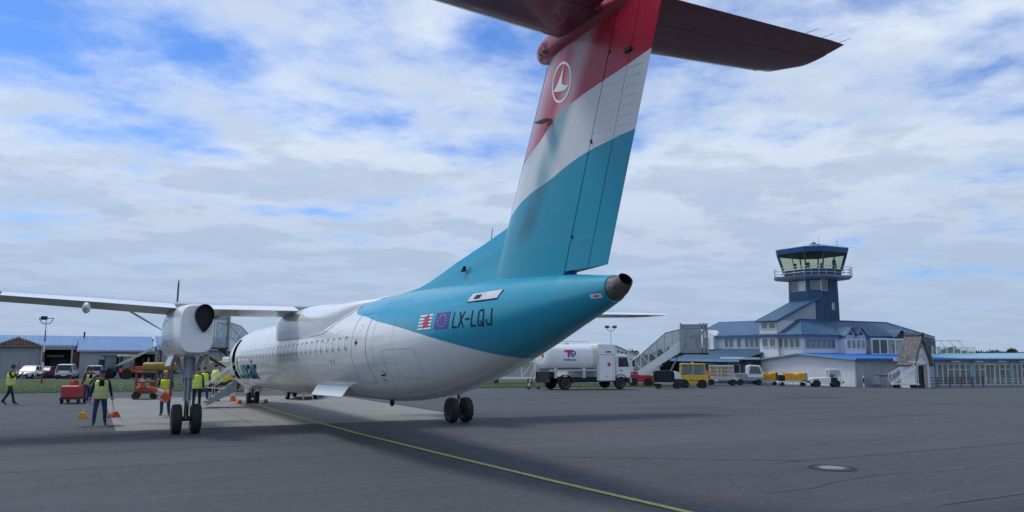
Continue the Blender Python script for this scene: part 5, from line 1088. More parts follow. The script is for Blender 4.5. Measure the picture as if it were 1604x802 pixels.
# --- covered boarding stairs
def covered_stairs(label, x, y, rz):
    S_ = veh('covered_stairs', label, 'stairs', x, y, rz)
    x0, x1, z0, z1 = -3.6, 1.1, .25, 3.25
    for s_ in (-1, 1):
        MB().add([(x0, s_*.85, z0+.15), (x1, s_*.85, z1), (x1+.1, s_*.85, z1+1.15), (x0-.1, s_*.85, z0+.75), (x0, s_*.79, z0+.15), (x1, s_*.79, z1), (x1+.1, s_*.79, z1+1.15), (x0-.1, s_*.79, z0+.75)], [(0, 1, 2, 3), (7, 6, 5, 4), (0, 4, 5, 1), (1, 5, 6, 2), (2, 6, 7, 3), (3, 7, 4, 0)]).build('side_panel', 'white_paint', S_)
        lo = [(x0-.05, z0+.8), (x1, z1+1.15)]; up_ = [(x0-.05, z0+2.2), (x0+.9, z0+2.95), (-.3, z1+2.05), (x1-.2, z1+2.35), (x1, z1+2.4)]
        MB().tube([(a, s_*.85, b_) for a, b_ in up_], .075, 6).build('roof_rail', 'white_plastic', S_)
        def upz(x_):
            for (a, b_), (c_, d_) in zip(up_, up_[1:]):
                if a <= x_ <= c_: return b_+(d_-b_)*(x_-a)/(c_-a)
            return up_[-1][1]
        loz = lambda x_: lo[0][1]+(lo[1][1]-lo[0][1])*(x_-lo[0][0])/(lo[1][0]-lo[0][0])
        MB().tube([(x0-.05, s_*.85, z0+.3), (x0-.05, s_*.85, z0+2.2)], .06, 6).build('truss_post', 'white_plastic', S_)
        ns = 6
        for q in range(ns):
            xa, xb = x0+(x1-x0)*q/ns, x0+(x1-x0)*(q+1)/ns
            MB().tube([(xa, s_*.85, upz(xa)), (xb, s_*.85, loz(xb))], .045, 6).build('truss_diagonal', 'white_plastic', S_); MB().tube([(xb, s_*.85, loz(xb)), (xb, s_*.85, upz(xb))], .045, 6).build('truss_post', 'white_plastic', S_)
            MB().add([(xa, s_*.83, loz(xa)), (xb, s_*.83, loz(xb)), (xb, s_*.83, upz(xb)), (xa, s_*.83, upz(xa))], [(0, 1, 2, 3)]).build('side_pane', 'shelter_film', S_, fix=False)
    for (a, b_), (c_, d_) in zip(up_, up_[1:]): MB().add([(a, -.85, b_), (c_, -.85, d_), (c_, .85, d_), (a, .85, b_)], [(0, 1, 2, 3)]).build('roof_pane', 'shelter_film', S_, fix=False)
    for q in range(15): MB().box((x0+.1+q*.31, 0, z0+.2+q*.205), (.3, 1.55, .035)).build('tread', 'alu', S_)
    MB().add([(x0+.2, -.7, z0+.1), (x1, -.7, z1-.12), (x1, .7, z1-.12), (x0+.2, .7, z0+.1)], [(0, 1, 2, 3)]).build('stair_soffit', 'dark_metal', S_, fix=False)
    # bellows canopy at the top
    MB().b2(1.15, 3.95, -1.25, 1.25, z1-.16, z1).build('platform', 'dark_metal', S_)
    cn = MB().b2(1.2, 3.85, -1.24, 1.24, z1+2.75, z1+2.86).build('canopy', 'grey_metal', S_)
    for s_ in (-1, 1):
        MB().b2(1.2, 3.7, s_*1.18-.03, s_*1.18+.03, z1, z1+.5).build('side_panel', 'grey_metal', S_); MB().b2(1.2, 3.7, s_*1.18-.03, s_*1.18+.03, z1+2.45, z1+2.75).build('side_panel', 'grey_metal', S_)
    for xq, gg in ((1.25, .14), (3.15, .22), (3.5, .30), (3.8, .22)):
        mb = MB()
        for s_ in (-1, 1): mb.b2(xq-.09, xq+.09, s_*1.22-gg, s_*1.22+gg, z1, z1+2.9)
        mb.b2(xq-.09, xq+.09, -1.3, 1.3, z1+2.72, z1+3.0); mb.build('bellows_hoop', 'grey_metal', S_, bevel=.04)
    for s_ in (-1, 1): MB().b2(1.38, 3.05, s_*1.18-.01, s_*1.18+.01, z1+.51, z1+2.44).build('canopy_window', 'shelter_film', cn)
    MB().tube([(3.6, -1.0, z1+1.0), (3.6, 1.0, z1+1.0)], .03, 6).build('gate_bar', 'dark_metal', S_)
    for q in range(5): MB().tube([(3.3, -.8+q*.4, z1), (3.3, -.8+q*.4, z1+1.0)], .018, 5).build('gate_bar', 'dark_metal', S_)
    MB().b2(-2.2, 2.0, -.8, .8, .45, .8).build('chassis', 'white_paint', S_, bevel=.04); MB().tube([(-.2, -.6, .8), (1.0, -.6, z1-.2)], .07, 8).build('lift_ram', 'grey_metal', S_); MB().tube([(-.2, .6, .8), (1.0, .6, z1-.2)], .07, 8).build('lift_ram', 'grey_metal', S_)
    wheels(S_, (-1.5, 1.4), .82, .36, .22, 'white_plastic')
    return S_
covered_stairs('white truss sided covered boarding stairs with grey bellows canopy beside marquee', 52.3, 63.2, -.72)
covered_stairs('second covered boarding stairs with grey canopy showing between engine and nose', 12.0, 78.0, math.pi+.45)
# --- tow tractors
def tug(name, label, x, y, rz, m, L_=2.8, W_=1.4, hz_=1.95, cabx=(-.2, 1.2), num=None, trim='dark_metal', group=None, boxy=False):
    t_ = veh(name, label, 'tractor', x, y, rz, group)
    h = L_/2; c0, c1 = cabx
    if boxy: prof_ = [(-h, .35), (h, .35), (h, 1.08), (h-.1, 1.12), (-h+.1, 1.12), (-h, 1.0)]
    else: prof_ = [(-h, .38), (h, .38), (h, .95), (h-.25, 1.02), (c0-.1, 1.02), (-h+.2, .92), (-h, .80)]
    bo = MB().prism(prof_, 1, -W_/2, W_/2).build('body', m, t_, bevel=.05)
    for ax_ in (-h*.60, h*.60):
        for s_ in (-1, 1): MB().cyl((ax_, s_*(W_/2-.02), .36), (ax_, s_*(W_/2+.008), .36), .40, .40, 20).build('wheel_arch', 'black', bo)
    wheels(t_, (-h*.60, h*.60), W_/2-.09, .32, .22, 'white_plastic')
    for s_ in (-1, 1):
        for x_, xt in ((c0, c0+.06), (c1, c1-.16)): MB().tube([(x_, s_*(W_/2-.06), 1.0), (xt, s_*(W_/2-.08), hz_)], .045, 6).build('cab_post', m, t_)
    MB().prism([(c0-.05, hz_-.02), (c1-.02, hz_-.02), (c1-.12, hz_+.07), (c0+.05, hz_+.07)], 1, -W_/2+.0, W_/2).build('cab_roof', m, t_, bevel=.03)
    for s_ in (-1, 1): MB().add([(c0+.1, s_*(W_/2-.07), 1.06), (c1-.1, s_*(W_/2-.07), 1.06), (c1-.2, s_*(W_/2-.08), hz_-.08), (c0+.12, s_*(W_/2-.08), hz_-.08)], [(0, 1, 2, 3)]).build('side_window', 'shelter_film', t_, fix=False)
    MB().add([(c1-.02, -W_/2+.12, 1.06), (c1-.02, W_/2-.12, 1.06), (c1-.16, W_/2-.12, hz_-.06), (c1-.16, -W_/2+.12, hz_-.06)], [(0, 1, 2, 3)]).build('windscreen', 'shelter_film', t_, fix=False)
    MB().add([(c0, -W_/2+.12, 1.1), (c0, W_/2-.12, 1.1), (c0+.05, W_/2-.12, hz_-.06), (c0+.05, -W_/2+.12, hz_-.06)], [(0, 1, 2, 3)]).build('rear_window', 'shelter_film', t_, fix=False)
    MB().b2(c0+.2, c0+.6, -.45, .45, .95, 1.30).build('seat', 'dark_metal', t_, bevel=.04); MB().tube([(c1-.35, .25, 1.0), (c1-.5, .25, 1.32)], .03, 6).build('steering_column', 'dark_metal', t_)
    MB().b2(h, h+.10, -W_/2, W_/2, .42, .62).build('front_bumper', trim, t_); MB().b2(-h-.10, -h, -W_/2, W_/2, .42, .62).build('rear_bumper', trim, t_)
    for s_ in (-1, 1): MB().cyl((h, s_*(W_/2-.25), .80), (h+.03, s_*(W_/2-.25), .80), .08, .08, 12).build('headlight', 'clear_glass', t_); MB().b2(-h-.02, -h, s_*(W_/2-.2)-.08, s_*(W_/2-.2)+.08, .74, .82).build('tail_lamp', 'signal_red', t_)
    if num: lettering('fleet_number', num, 'ink', bo, (-h+.35, -W_/2-.004, .62), (1, 0, 0), (0, 0, 1), .28, 1.1, .002)
    return t_
wt = tug('tow_tractor', 'white baggage tow tractor with dark door opening parked by white gable wall', 67.3, 56.6, -.66, 'white_paint', 3.2, 1.45, 1.78, (.25, 1.5), '010', group='tow tractors')
MB().prism([(.40, .42), (.95, .42), (1.1, 1.0), (.45, 1.0)], 1, -.745, -.728).build('door_opening', 'black', wt)
yt = tug('tow_tractor', 'boxy yellow tow tractor with amber roof beacon parked right of dark trailer', 46.6, 53.2, -.64, 'yellow', 2.5, 1.45, 2.02, (-1.05, 1.15), None, boxy=True, group='tow tractors')
MB().lathe([(.11, 0), (.11, .06), (.07, .13), (.02, .15)], (0, -.1, 2.08)).build('beacon', 'amber_tarp', yt, True)
MB().b2(-.05, .02, -.74, -.68, 1.1, 2.0).build('door_post', 'yellow', yt); MB().b2(-1.6, -1.25, -.6, .6, .5, 1.15).build('battery_box', 'yellow', yt, bevel=.03); MB().b2(-.3, .5, -.742, -.728, .62, .70).build('side_print', 'signal_red', yt)
tug('tow_tractor', 'low red tow tractor parked beside the tanker cab', 46.4, 60.3, -.60, 'signal_red', 2.3, 1.4, 1.25, (-.95, -.2), None, group='tow tractors')
yv = tug('tow_tractor', 'yellow and black tow tractor half hidden behind crew near nose', 7.75, 54.6, -.25, 'yellow', 2.7, 1.5, 1.85, (-1.0, 1.1), None, boxy=True, group='tow tractors')
MB().b2(-1.36, 1.36, -.77, -.755, .40, .62).build('side_skirt', 'black', yv)
# --- dark ground power trailer
GP = veh('ground_power_unit', 'dark navy ground power trailer with white sloping end beside yellow tractor', 'generator', 42.2, 51.3, -.62)
MB().prism([(-1.1, .42), (.55, .42), (.55, 1.38), (.35, 1.46), (-.95, 1.46), (-1.1, 1.3)], 1, -.62, .62).build('housing', 'navy_cloth', GP, bevel=.04); MB().prism([(.56, .8), (1.15, .8), (.9, 1.36), (.56, 1.44)], 1, -.6, .6).build('cowl', 'white_plastic', GP, bevel=.03); MB().b2(.56, 1.2, -.62, .62, .42, .79).build('lower_box', 'dark_metal', GP, bevel=.03)
MB().b2(-.95, .4, -.632, -.622, .56, 1.3).build('side_grille', 'black', GP); MB().b2(-1.05, .5, -.64, -.625, .44, .52).build('marking_strip', 'reflective', GP); wheels(GP, (-.75, .75), .55, .26, .18); MB().tube([(1.15, 0, .4), (1.9, 0, .3)], .035, 6).build('drawbar', 'dark_metal', GP)
# --- flat baggage trailer with timber crate, and the loader behind it
BT = veh('baggage_trailer', 'white flat trailer carrying a slatted timber crate', 'trailer', 59.0, 62.9, -.64)
MB().b2(-1.7, 1.7, -.8, .8, .62, .78).build('deck', 'white_plastic', BT); MB().b2(-1.65, -.4, -.78, .78, .40, .62).build('skirt', 'white_plastic', BT, bevel=.03); MB().b2(-.4, 1.65, -.7, .7, .45, .62).build('underframe', 'grey_metal', BT)
wheels(BT, (-1.1, 1.1), .72, .34, .2, 'white_plastic')
cr = MB(); cr.b2(-1.2, 1.2, -.7, .7, .80, .92); CR = veh('timber_crate', 'slatted pale timber crate standing on the white flat trailer', 'crate', 59.0, 62.9, -.64, dz=0)
cr.build('base', 'cream', CR)
for q in range(7):
    for s_ in (-1, 1): MB().b2(-1.2+q*.38, -1.06+q*.38, s_*.7-.03, s_*.7+.03, .92, 1.95).build('slat', 'amber_tarp' if q % 3 == 1 else 'cream', CR)
for z_ in (1.2, 1.55, 1.92):
    for s_ in (-1, 1): MB().b2(-1.22, 1.26, s_*.74-.02, s_*.74+.02, z_, z_+.1).build('rail', 'off_white', CR)
MB().b2(-1.2, 1.24, -.7, .7, 2.03, 2.08).build('lid', 'off_white', CR)
OB = veh('traffic_sign_board', 'orange and white striped board leaning behind the yellow tractor', 'barrier', 56.0, 62.0, -.64)
MB().b2(-.5, .5, -.03, .03, .7, 1.5).build('board', 'orange', OB); MB().b2(-.05, .05, -.025, .025, 0, .7).build('stand', 'dark_metal', OB)
for q in range(3): MB().box((-.3+q*.3, -.036, 1.1), (.1, .01, .85), ry=.5).build('stripe', 'white_plastic', OB)
LT = veh('loader_truck', 'white loader truck with glazed cab between crate trailer and amber covered carts', 'truck', 64.2, 64.2, -.64)
MB().b2(-1.5, 1.5, -.8, .8, .50, .85).build('chassis', 'grey_metal', LT, bevel=.03); MB().prism([(-.2, .85), (1.45, .85), (1.5, 1.2), (1.15, 2.15), (.1, 2.2), (-.2, 2.05)], 1, -.78, .78).build('cab', 'white_paint', LT, bevel=.05)
for s_ in (-1, 1): MB().prism([(0, 1.25), (1.3, 1.25), (1.02, 2.02), (.12, 2.05)], 1, s_*.80-.012, s_*.80+.012).build('side_window', 'pane', LT)
MB().add([(1.50, -.66, 1.28), (1.50, .66, 1.28), (1.20, .66, 2.08), (1.20, -.66, 2.08)], [(0, 1, 2, 3)]).build('windscreen', 'pane', LT); MB().b2(-1.5, -.25, -.8, .8, .86, 1.25).build('load_bed', 'grey_metal', LT); wheels(LT, (-.95, .95), .72, .34, .22, 'white_plastic')
def cart(label, x, y, rz, L_, dark_left):
    c_ = veh('baggage_cart', label, 'cart', x, y, rz, 'amber covered baggage carts'); h = L_/2
    MB().b2(-h, h, -.7, .7, .42, .54).build('deck', 'white_plastic', c_)
    for q in range(5): MB().b2(-h+.1+q*(L_-.3)/4, -h+.2+q*(L_-.3)/4, -.72, -.66, .2, .42).build('side_bracket', 'white_plastic', c_)
    rg = []
    for q in range(9):
        u = q/8; x_ = -h*.55+u*h*1.35; tp = 1.45+.06*math.sin(u*9)+.05*math.cos(u*17); sg = .10*math.sin(u*math.pi)
        rg.append([(x_, -.72, .62), (x_, -.74, 1.0), (x_, -.70, tp-.12), (x_, -.4, tp-sg), (x_, 0, tp-sg*1.3), (x_, .4, tp-sg), (x_, .70, tp-.12), (x_, .74, 1.0), (x_, .72, .62)])
    MB().loft(rg).build('tarpaulin', 'amber_tarp', c_, 60)
    MB().b2(-h+.02, -h*.56, -.68, .68, .56, 1.15).build('dark_case' if dark_left else 'end_panel', 'black', c_); MB().b2(h*.80, h-.02, -.68, .68, .56, 1.40).build('end_panel', 'grey_metal' if dark_left else 'black', c_)
    MB().tube([(h, 0, .45), (h+.7, 0, .32)], .03, 6).build('drawbar', 'dark_metal', c_); wheels(c_, (-h*.72, h*.72), .60, .2, .14)
    return c_
cart('amber covered baggage cart with dark end panel beside loader truck', 67.0, 64.3, -.64, 2.3, False)
cart('amber covered baggage cart on white side brackets before the white gable', 66.7, 60.4, -.64, 3.0, True)
# --- folded white aircraft steps by the porch
FS = veh('folded_steps', 'white folding aircraft steps on small trailer beside the thatched porch', 'stairs', 73.6, 52.0, -.7)
MB().b2(-1.2, 1.2, -.6, .6, .35, .5).build('base_frame', 'white_plastic', FS); wheels(FS, (-.8, .8), .58, .2, .14)
for s_ in (-1, 1):
    for q in range(3): MB().tube([(-1.2+q*.5, s_*.58, .5+q*.15), (1.1-q*.15, s_*.58, 2.3-q*.35)], .04, 6).build('stringer', 'white_plastic', FS)
    MB().tube([(1.1, s_*.58, .5), (1.1, s_*.58, 2.6), (.6, s_*.58, 2.7)], .04, 6).build('post', 'white_plastic', FS); MB().tube([(-1.25, s_*.58, .5), (-1.4, s_*.58, 1.4), (-.2, s_*.58, 2.1)], .035, 6).build('handrail', 'white_plastic', FS)
for q in range(8): MB().box((-1.0+q*.25, 0, .65+q*.22), (.24, 1.1, .04)).build('tread', 'alu', FS)
# --- bits along the annex wall
BO = veh('marker_post', 'short black and white marker post at the annex corner', 'post', 71.6, 55.3)
MB().cyl((0, 0, 0), (0, 0, .45), .06, .06, 10).build('lower_band', 'white_plastic', BO); MB().cyl((0, 0, .45), (0, 0, .95), .06, .06, 10).build('middle_band', 'black', BO); MB().cyl((0, 0, .95), (0, 0, 1.2), .07, .05, 10).build('top_band', 'white_plastic', BO)
WC = veh('luggage_trolley', 'grey luggage trolley with flat top parked against annex wall', 'trolley', 75.6, 56.0)
MB().b2(-.8, .8, -.4, .4, 1.15, 1.24).build('top_tray', 'dark_metal', WC); MB().b2(-.75, .75, -.35, .35, .25, .32).build('lower_tray', 'grey_metal', WC)
for x_ in (-.72, .72):
    for s_ in (-1, 1): MB().cyl((x_, s_*.35, .1), (x_, s_*.35, 1.15), .03, .03, 6).build('leg', 'grey_metal', WC); wheel(WC, (x_, s_*.35, .08), .08, .05)
MB().b2(-1.5, -.95, -.35, .35, .3, 1.2).build('bin', 'grey_wall', WC, bevel=.05)
RL = veh('brown_railing', 'brown post and rail barrier right of the thatched porch', 'railing', 80.2, 54.2)
for q in range(6): MB().b2(q*2.1-.05, q*2.1+.05, -.05, .05, -.25, 1.05).build('post', 'brick_dark', RL)
for z_ in (.35, .7, 1.0): MB().b2(-.05, 10.6, -.03, .03, z_, z_+.07).build('rail', 'brick_dark', RL)
R2 = veh('pale_railing', 'pale metal handrail running along the glazed annex doors', 'railing', 92.5, 55.2)
for q in range(12): MB().cyl((q*2, 0, -.4), (q*2, 0, .95), .03, .03, 6).build('post', 'alu', R2)
for z_ in (.3, .62, .95): MB().tube([(0, 0, z_), (11, 0, z_-.06), (22, 0, z_-.12)], .025, 6).build('rail', 'alu', R2)
KB = tag(strip('kerb', [(78.6+q, 55.9) for q in range(42)], .35, 'concrete_kerb', .12), kind='structure')
# --- lamp masts
def mast(label, x, y, hh, banded, rz):
    l_ = veh('floodlight_mast', label, 'lamp post', x, y, rz, 'floodlight masts')
    n_ = 6
    for q in range(n_): MB().cyl((0, 0, hh*q/n_), (0, 0, hh*(q+1)/n_), .09-.008*q, .082-.008*q, 10).build('mast_band', ('mast_red' if q % 2 == 0 else 'white_plastic') if banded else 'alu', l_)
    MB().tube([(-.55, 0, hh+.18), (-.3, 0, hh-.25), (0, 0, hh-.3), (.3, 0, hh-.25), (.55, 0, hh+.18)], .03, 6).build('bracket', 'dark_metal', l_); MB().tube([(-.55, 0, hh+.18), (.55, 0, hh+.18)], .03, 6).build('crossbar', 'dark_metal', l_)
    for s_ in ((-.18,) if banded else (-.45, .45)): fl_ = MB().box((s_, -.06, hh+.2), (.5, .3, .22), rx=-.5).build('floodlight', 'dark_metal', l_, bevel=.02)
    return l_
mast('red and white banded floodlight mast on the grass before the hangar', -3.22, 77.95, 5.35, True, .1)
mast('slim grey floodlight mast with two lamps behind the marquee', 54.6, 76.5, 6.3, False, -.6)
# --- cars by the hangar
def car(label, x, y, rz, m, L_=4.3, W_=1.74, H_=1.45, suv=False):
    c_ = veh('parked_car', label, 'car', x, y, rz, 'cars parked by the hangar'); h = L_/2
    def sec(x_, zt, hw, zb=.28): return [(x_, -hw*.92, zb), (x_, -hw, zb+.18), (x_, -hw, .72), (x_, -hw*.95, zt-.04), (x_, -hw*.8, zt), (x_, hw*.8, zt), (x_, hw*.95, zt-.04), (x_, hw, .72), (x_, hw, zb+.18), (x_, hw*.92, zb)]
    hb = .95 if suv else .88; w_ = W_/2
    MB().loft([sec(-h, hb-.12, w_*.9, .35), sec(-h+.12, hb, w_*.97), sec(-h*.5, hb+.04, w_), sec(h*.3, hb+.03, w_), sec(h-.35, hb-.12, w_*.96), sec(h-.06, hb-.24, w_*.9), sec(h, hb-.36, w_*.85, .36)]).build('body', m, c_, 45)
    x0, x1 = (-h*.96, h*.36) if suv else (-h*.72, h*.34); x0t, x1t = (-h*.86, h*.06) if suv else (-h*.42, h*.04)
    zr = H_
    gr = [[(x0, -w_*.90, hb), (x1, -w_*.90, hb), (x1, w_*.90, hb), (x0, w_*.90, hb)], [(x0t, -w_*.72, zr-.05), (x1t, -w_*.72, zr-.05), (x1t, w_*.72, zr-.05), (x0t, w_*.72, zr-.05)]]
    MB().loft(gr).build('glasshouse', 'pane_dark', c_)
    MB().loft([[(x0t-.08, -w_*.75, zr-.07), (x1t+.1, -w_*.75, zr-.07), (x1t+.1, w_*.75, zr-.07), (x0t-.08, w_*.75, zr-.07)], [(x0t+.05, -w_*.66, zr+.01), (x1t-.05, -w_*.66, zr+.01), (x1t-.05, w_*.66, zr+.01), (x0t+.05, w_*.66, zr+.01)]]).build('roof', m, c_, bevel=.02)
    for s_ in (-1, 1):
        for a, b_ in ((x0, x0t), (x1, x1t), ((x0+x1)/2-.1, (x0t+x1t)/2-.1)): MB().tube([(a, s_*w_*.905, hb-.02), (b_, s_*w_*.73, zr-.05)], .035, 6).build('pillar', m, c_)
    for s_ in (-1, 1):
        MB().box((h-.03, s_*w_*.66, hb-.28), (.10, .34, .15)).build('headlight', 'reflective', c_, bevel=.02); MB().box((-h+.02, s_*w_*.74, hb-.12), (.08, .26, .16)).build('tail_lamp', 'signal_red', c_, bevel=.02)
        MB().box((x1-.15, s_*(w_+.08), hb+.06), (.1, .16, .12)).build('mirror', m, c_, bevel=.02)
    for q, e in ((h+.0, 1), (-h-.0, -1)): MB().b2(q-.06, q+.06, -w_*.86, w_*.86, .30, .52).build('bumper', 'dark_metal', c_, bevel=.03); MB().b2(q+e*.062, q+e*.07, -.26, .26, .40, .50).build('number_plate', 'white_plastic', c_)
    wheels(c_, (-h*.60, h*.62), w_-.1, .31, .19)
    return c_
car('white saloon car parked facing the apron by the pale hangar door', -5.4, 102.6, -math.pi/2-.35, 'white_paint', 4.4, 1.74, 1.42)
car('maroon car close behind the white saloon beside the lamp mast', -3.95, 104.0, -math.pi/2-.5, 'dark_red', 4.2, 1.7, 1.35)
car('silver white estate car parked tail on before the open hangar bay', -1.75, 101.0, math.pi/2-.15, 'off_white', 4.3, 1.8, 1.62, True)
car('pale green estate car behind the two workers left of the slab', 1.0, 99.0, math.pi/2-.1, 'hi_vis_pale' if False else 'sheet_pale', 4.2, 1.75, 1.5, True)
# farm style tractors
def tractor(label, x, y, rz, m, roof):
    c_ = veh('utility_tractor', label, 'tractor', x, y, rz, 'tractors by the hangar')
    MB().prism([(-.4, .7), (1.5, .7), (1.55, 1.2), (1.35, 1.4), (-.4, 1.45)], 1, -.36, .36).build('bonnet', m, c_, bevel=.06); MB().b2(-1.3, .0, -.75, .75, .75, 1.15).build('platform', m, c_, bevel=.05)
    for s_ in (-1, 1):
        for x_ in (-1.25, .0): MB().tube([(x_, s_*.72, 1.1), (x_, s_*.72, 2.5)], .05, 6).build('cab_post', 'dark_metal', c_)
    MB().b2(-1.6, .45, -.95, .95, 2.5, 2.68).build('cab_roof', roof, c_, bevel=.04)
    for s_ in (-1, 1): MB().b2(-1.2, -.05, s_*.72-.01, s_*.72+.01, 1.2, 2.45).build('cab_window', 'pane', c_)
    MB().b2(-.02, .01, -.7, .7, 1.45, 2.45).build('windscreen', 'pane_dark', c_); MB().cyl((1.0, .25, 1.4), (1.0, .25, 2.3), .04, .04, 8).build('exhaust', 'dark_metal', c_); MB().b2(-.9, -.4, -.3, .3, 1.15, 1.7).build('seat', 'black', c_)
    for s_ in (-1, 1): wheel(c_, (-.75, s_*.72, .58), .58, .32, 'Y', 'orange_dark'); wheel(c_, (1.1, s_*.6, .45), .45, .24, 'Y', 'orange_dark')
    return c_
tractor('dark blue utility tractor before the hangar window', 3.2, 101.8, -.2, 'navy_panel', 'navy_panel'); tractor('orange red utility tractor with pale canopy before the dark hangar opening', 4.7, 98.4, .1, 'orange', 'cream')
YT = veh('tank_trailer', 'long amber yellow tank trailer on the verge behind the cone carrier', 'trailer', 7.1, 93.5, -.05)
MB().loft([sup(0, 1.35, .5, .40, -1.7), sup(0, 1.35, .62, .52, -1.5), sup(0, 1.35, .62, .52, 1.5), sup(0, 1.35, .5, .40, 1.7)]).build('tank', 'yellow_dull', YT, 50); MB().b2(-1.7, 1.9, -.5, .5, .6, .8).build('frame', 'dark_metal', YT); wheels(YT, (-.6, .6), .7, .36, .22)
MBs = veh('minibus', 'white minibus with dark windows behind the crew at the nose', 'van', 12.8, 70.5, .15)
MB().prism([(-2.5, .35), (2.4, .35), (2.6, .8), (2.45, 1.2), (1.9, 2.2), (1.6, 2.35), (-2.4, 2.35), (-2.5, 2.2)], 1, -.95, .95).build('body', 'white_paint', MBs, bevel=.07)
for q in range(4): MB().b2(-2.2+q*.95, -1.4+q*.95, -.962, -.952, 1.3, 2.0).build('side_window', 'pane_dark', MBs)
MB().add([(2.47, -.8, 1.25), (2.47, .8, 1.25), (1.98, .8, 2.15), (1.98, -.8, 2.15)], [(0, 1, 2, 3)]).build('windscreen', 'pane_dark', MBs); wheels(MBs, (-1.5, 1.6), .85, .34, .22)
# --- small kit on the stand
OC = veh('equipment_cart', 'orange four wheeled equipment cart with open frame standing behind cone carrier', 'cart', 2.81, 45.4, -.1)
MB().b2(-.5, .5, -.75, .75, .42, .60).build('deck', 'orange_dark', OC); MB().b2(-.42, .42, -.65, .65, .30, .42).build('underframe', 'orange_dark', OC)
for x_ in (-.46, .46):
    for s_ in (-1, 1): MB().b2(x_-.03, x_+.03, s_*.70-.03, s_*.70+.03, .6, 1.35).build('frame_post', 'orange_dark', OC)
mb = MB(); mb.b2(-.5, .5, -.74, .74, 1.33, 1.40); mb.build('top_tray', 'black', OC); MB().b2(-.5, .5, -.74, -.70, .85, .92).build('rail', 'orange_dark', OC); MB().b2(.2, .48, -.68, .1, .6, .85).build('toolbox', 'orange_dark', OC)
wheels(OC, (-.42, .42), .42, .2, .12)
for s_ in (-1, 1): wheel(OC, (-.42, s_*.62, .2), .2, .12)
def cone(name, label, loc, rz=0., rx=0., grp=None, base='orange'):
    c_ = thing(name, label, 'cone', loc, rz, grp); c_.rotation_euler = (rx, 0, rz)
    MB().b2(-.2, .2, -.2, .2, 0, .04).build('base', base, c_, bevel=.02); MB().lathe([(.155, .04), (.115, .26)], n=18).build('lower_cone', 'orange', c_, True); MB().lathe([(.115, .26), (.08, .46)], n=18).build('white_band', 'reflective', c_, True); MB().lathe([(.08, .46), (.035, .72), (.02, .74)], n=18).build('upper_cone', 'orange', c_, True)
    return c_
cone('traffic_cone', 'red and white traffic cone standing on the orange equipment cart', (2.62, 45.1, gz(2.6, 45.1)+.60), grp='traffic cones')
cone('traffic_cone', 'orange traffic cone on the ground beside the nose wheel', (6.55, 41.4, gz(6.6, 41.4)), grp='traffic cones')
RC = veh('hand_cart', 'red box hand cart pulled by the stooping worker', 'cart', -.42, 42.6, 1.25)
MB().prism([(-.55, .28), (.55, .28), (.48, .72), (-.42, .85), (-.55, .80)], 1, -.38, .38).build('box', 'signal_red', RC, bevel=.03); MB().b2(-.58, .58, -.42, .42, .20, .28).build('base', 'dark_metal', RC)
wheels(RC, (-.4, .4), .36, .12, .09); MB().tube([(.5, .15, .4), (1.05, .12, .75)], .02, 6).build('handle', 'dark_metal', RC)
HR = veh('hose_reel', 'round red reel lying on top of the red hand cart', 'reel', -.42, 42.80, .3, dz=.77); MB().cyl((0, -.13, .15), (0, .13, .15), .13, .13, 18).build('drum', 'signal_red', HR, True)
for s_ in (-1, 1): MB().cyl((0, s_*.13, .15), (0, s_*.15, .15), .15, .15, 18).build('flange', 'signal_red', HR)
def chock(label, x, y, z, rz, m='orange'):
    c_ = thing('wheel_chock', label, 'chock', (x, y, z), rz, 'wheel chocks')
    for s_ in (-1, 1): MB().prism([(s_*.28-.13, 0), (s_*.28+.13, 0), (s_*.28, .20)] if False else [(s_*.28-.14, 0), (s_*.28+.14, 0), (s_*.28+.03, .19), (s_*.28-.03, .19)], 1, -.16, .16).build('wedge', m, c_, bevel=.02)
    MB().tube([(-.28, 0, .16), (-.1, 0, .10), (.1, 0, .10), (.28, 0, .16)], .016, 6).build('rope', 'off_white', c_); return c_
chock('orange wheel chock set in front of the nose wheels', 6.75, 39.35, gz(6.7, 39.3)+.008, .25); chock('orange wheel chock set right of the nose wheels', 7.5, 39.45, gz(7.4, 39.4)+.008, -.3)
# belt loader beyond the fuselage
BL = veh('belt_loader', 'dark belt loader seen under the belly of the aircraft', 'loader', 10.6, 43.4, 1.2)
MB().b2(-1.9, 1.9, -.8, .8, .35, .75).build('chassis', 'dark_metal', BL, bevel=.04); MB().add([(-2.6, -.35, .8), (2.6, -.35, 1.5), (2.6, .35, 1.5), (-2.6, .35, .8), (-2.6, -.35, .65), (2.6, -.35, 1.35), (2.6, .35, 1.35), (-2.6, .35, .65)], [(0, 1, 2, 3), (7, 6, 5, 4), (0, 4, 5, 1), (1, 5, 6, 2), (2, 6, 7, 3), (3, 7, 4, 0)]).build('conveyor', 'dark_metal', BL); MB().b2(-.2, .5, -.78, -.4, .75, 1.1).build('driver_seat', 'black', BL); wheels(BL, (-1.25, 1.25), .72, .32, .2, 'white_plastic')

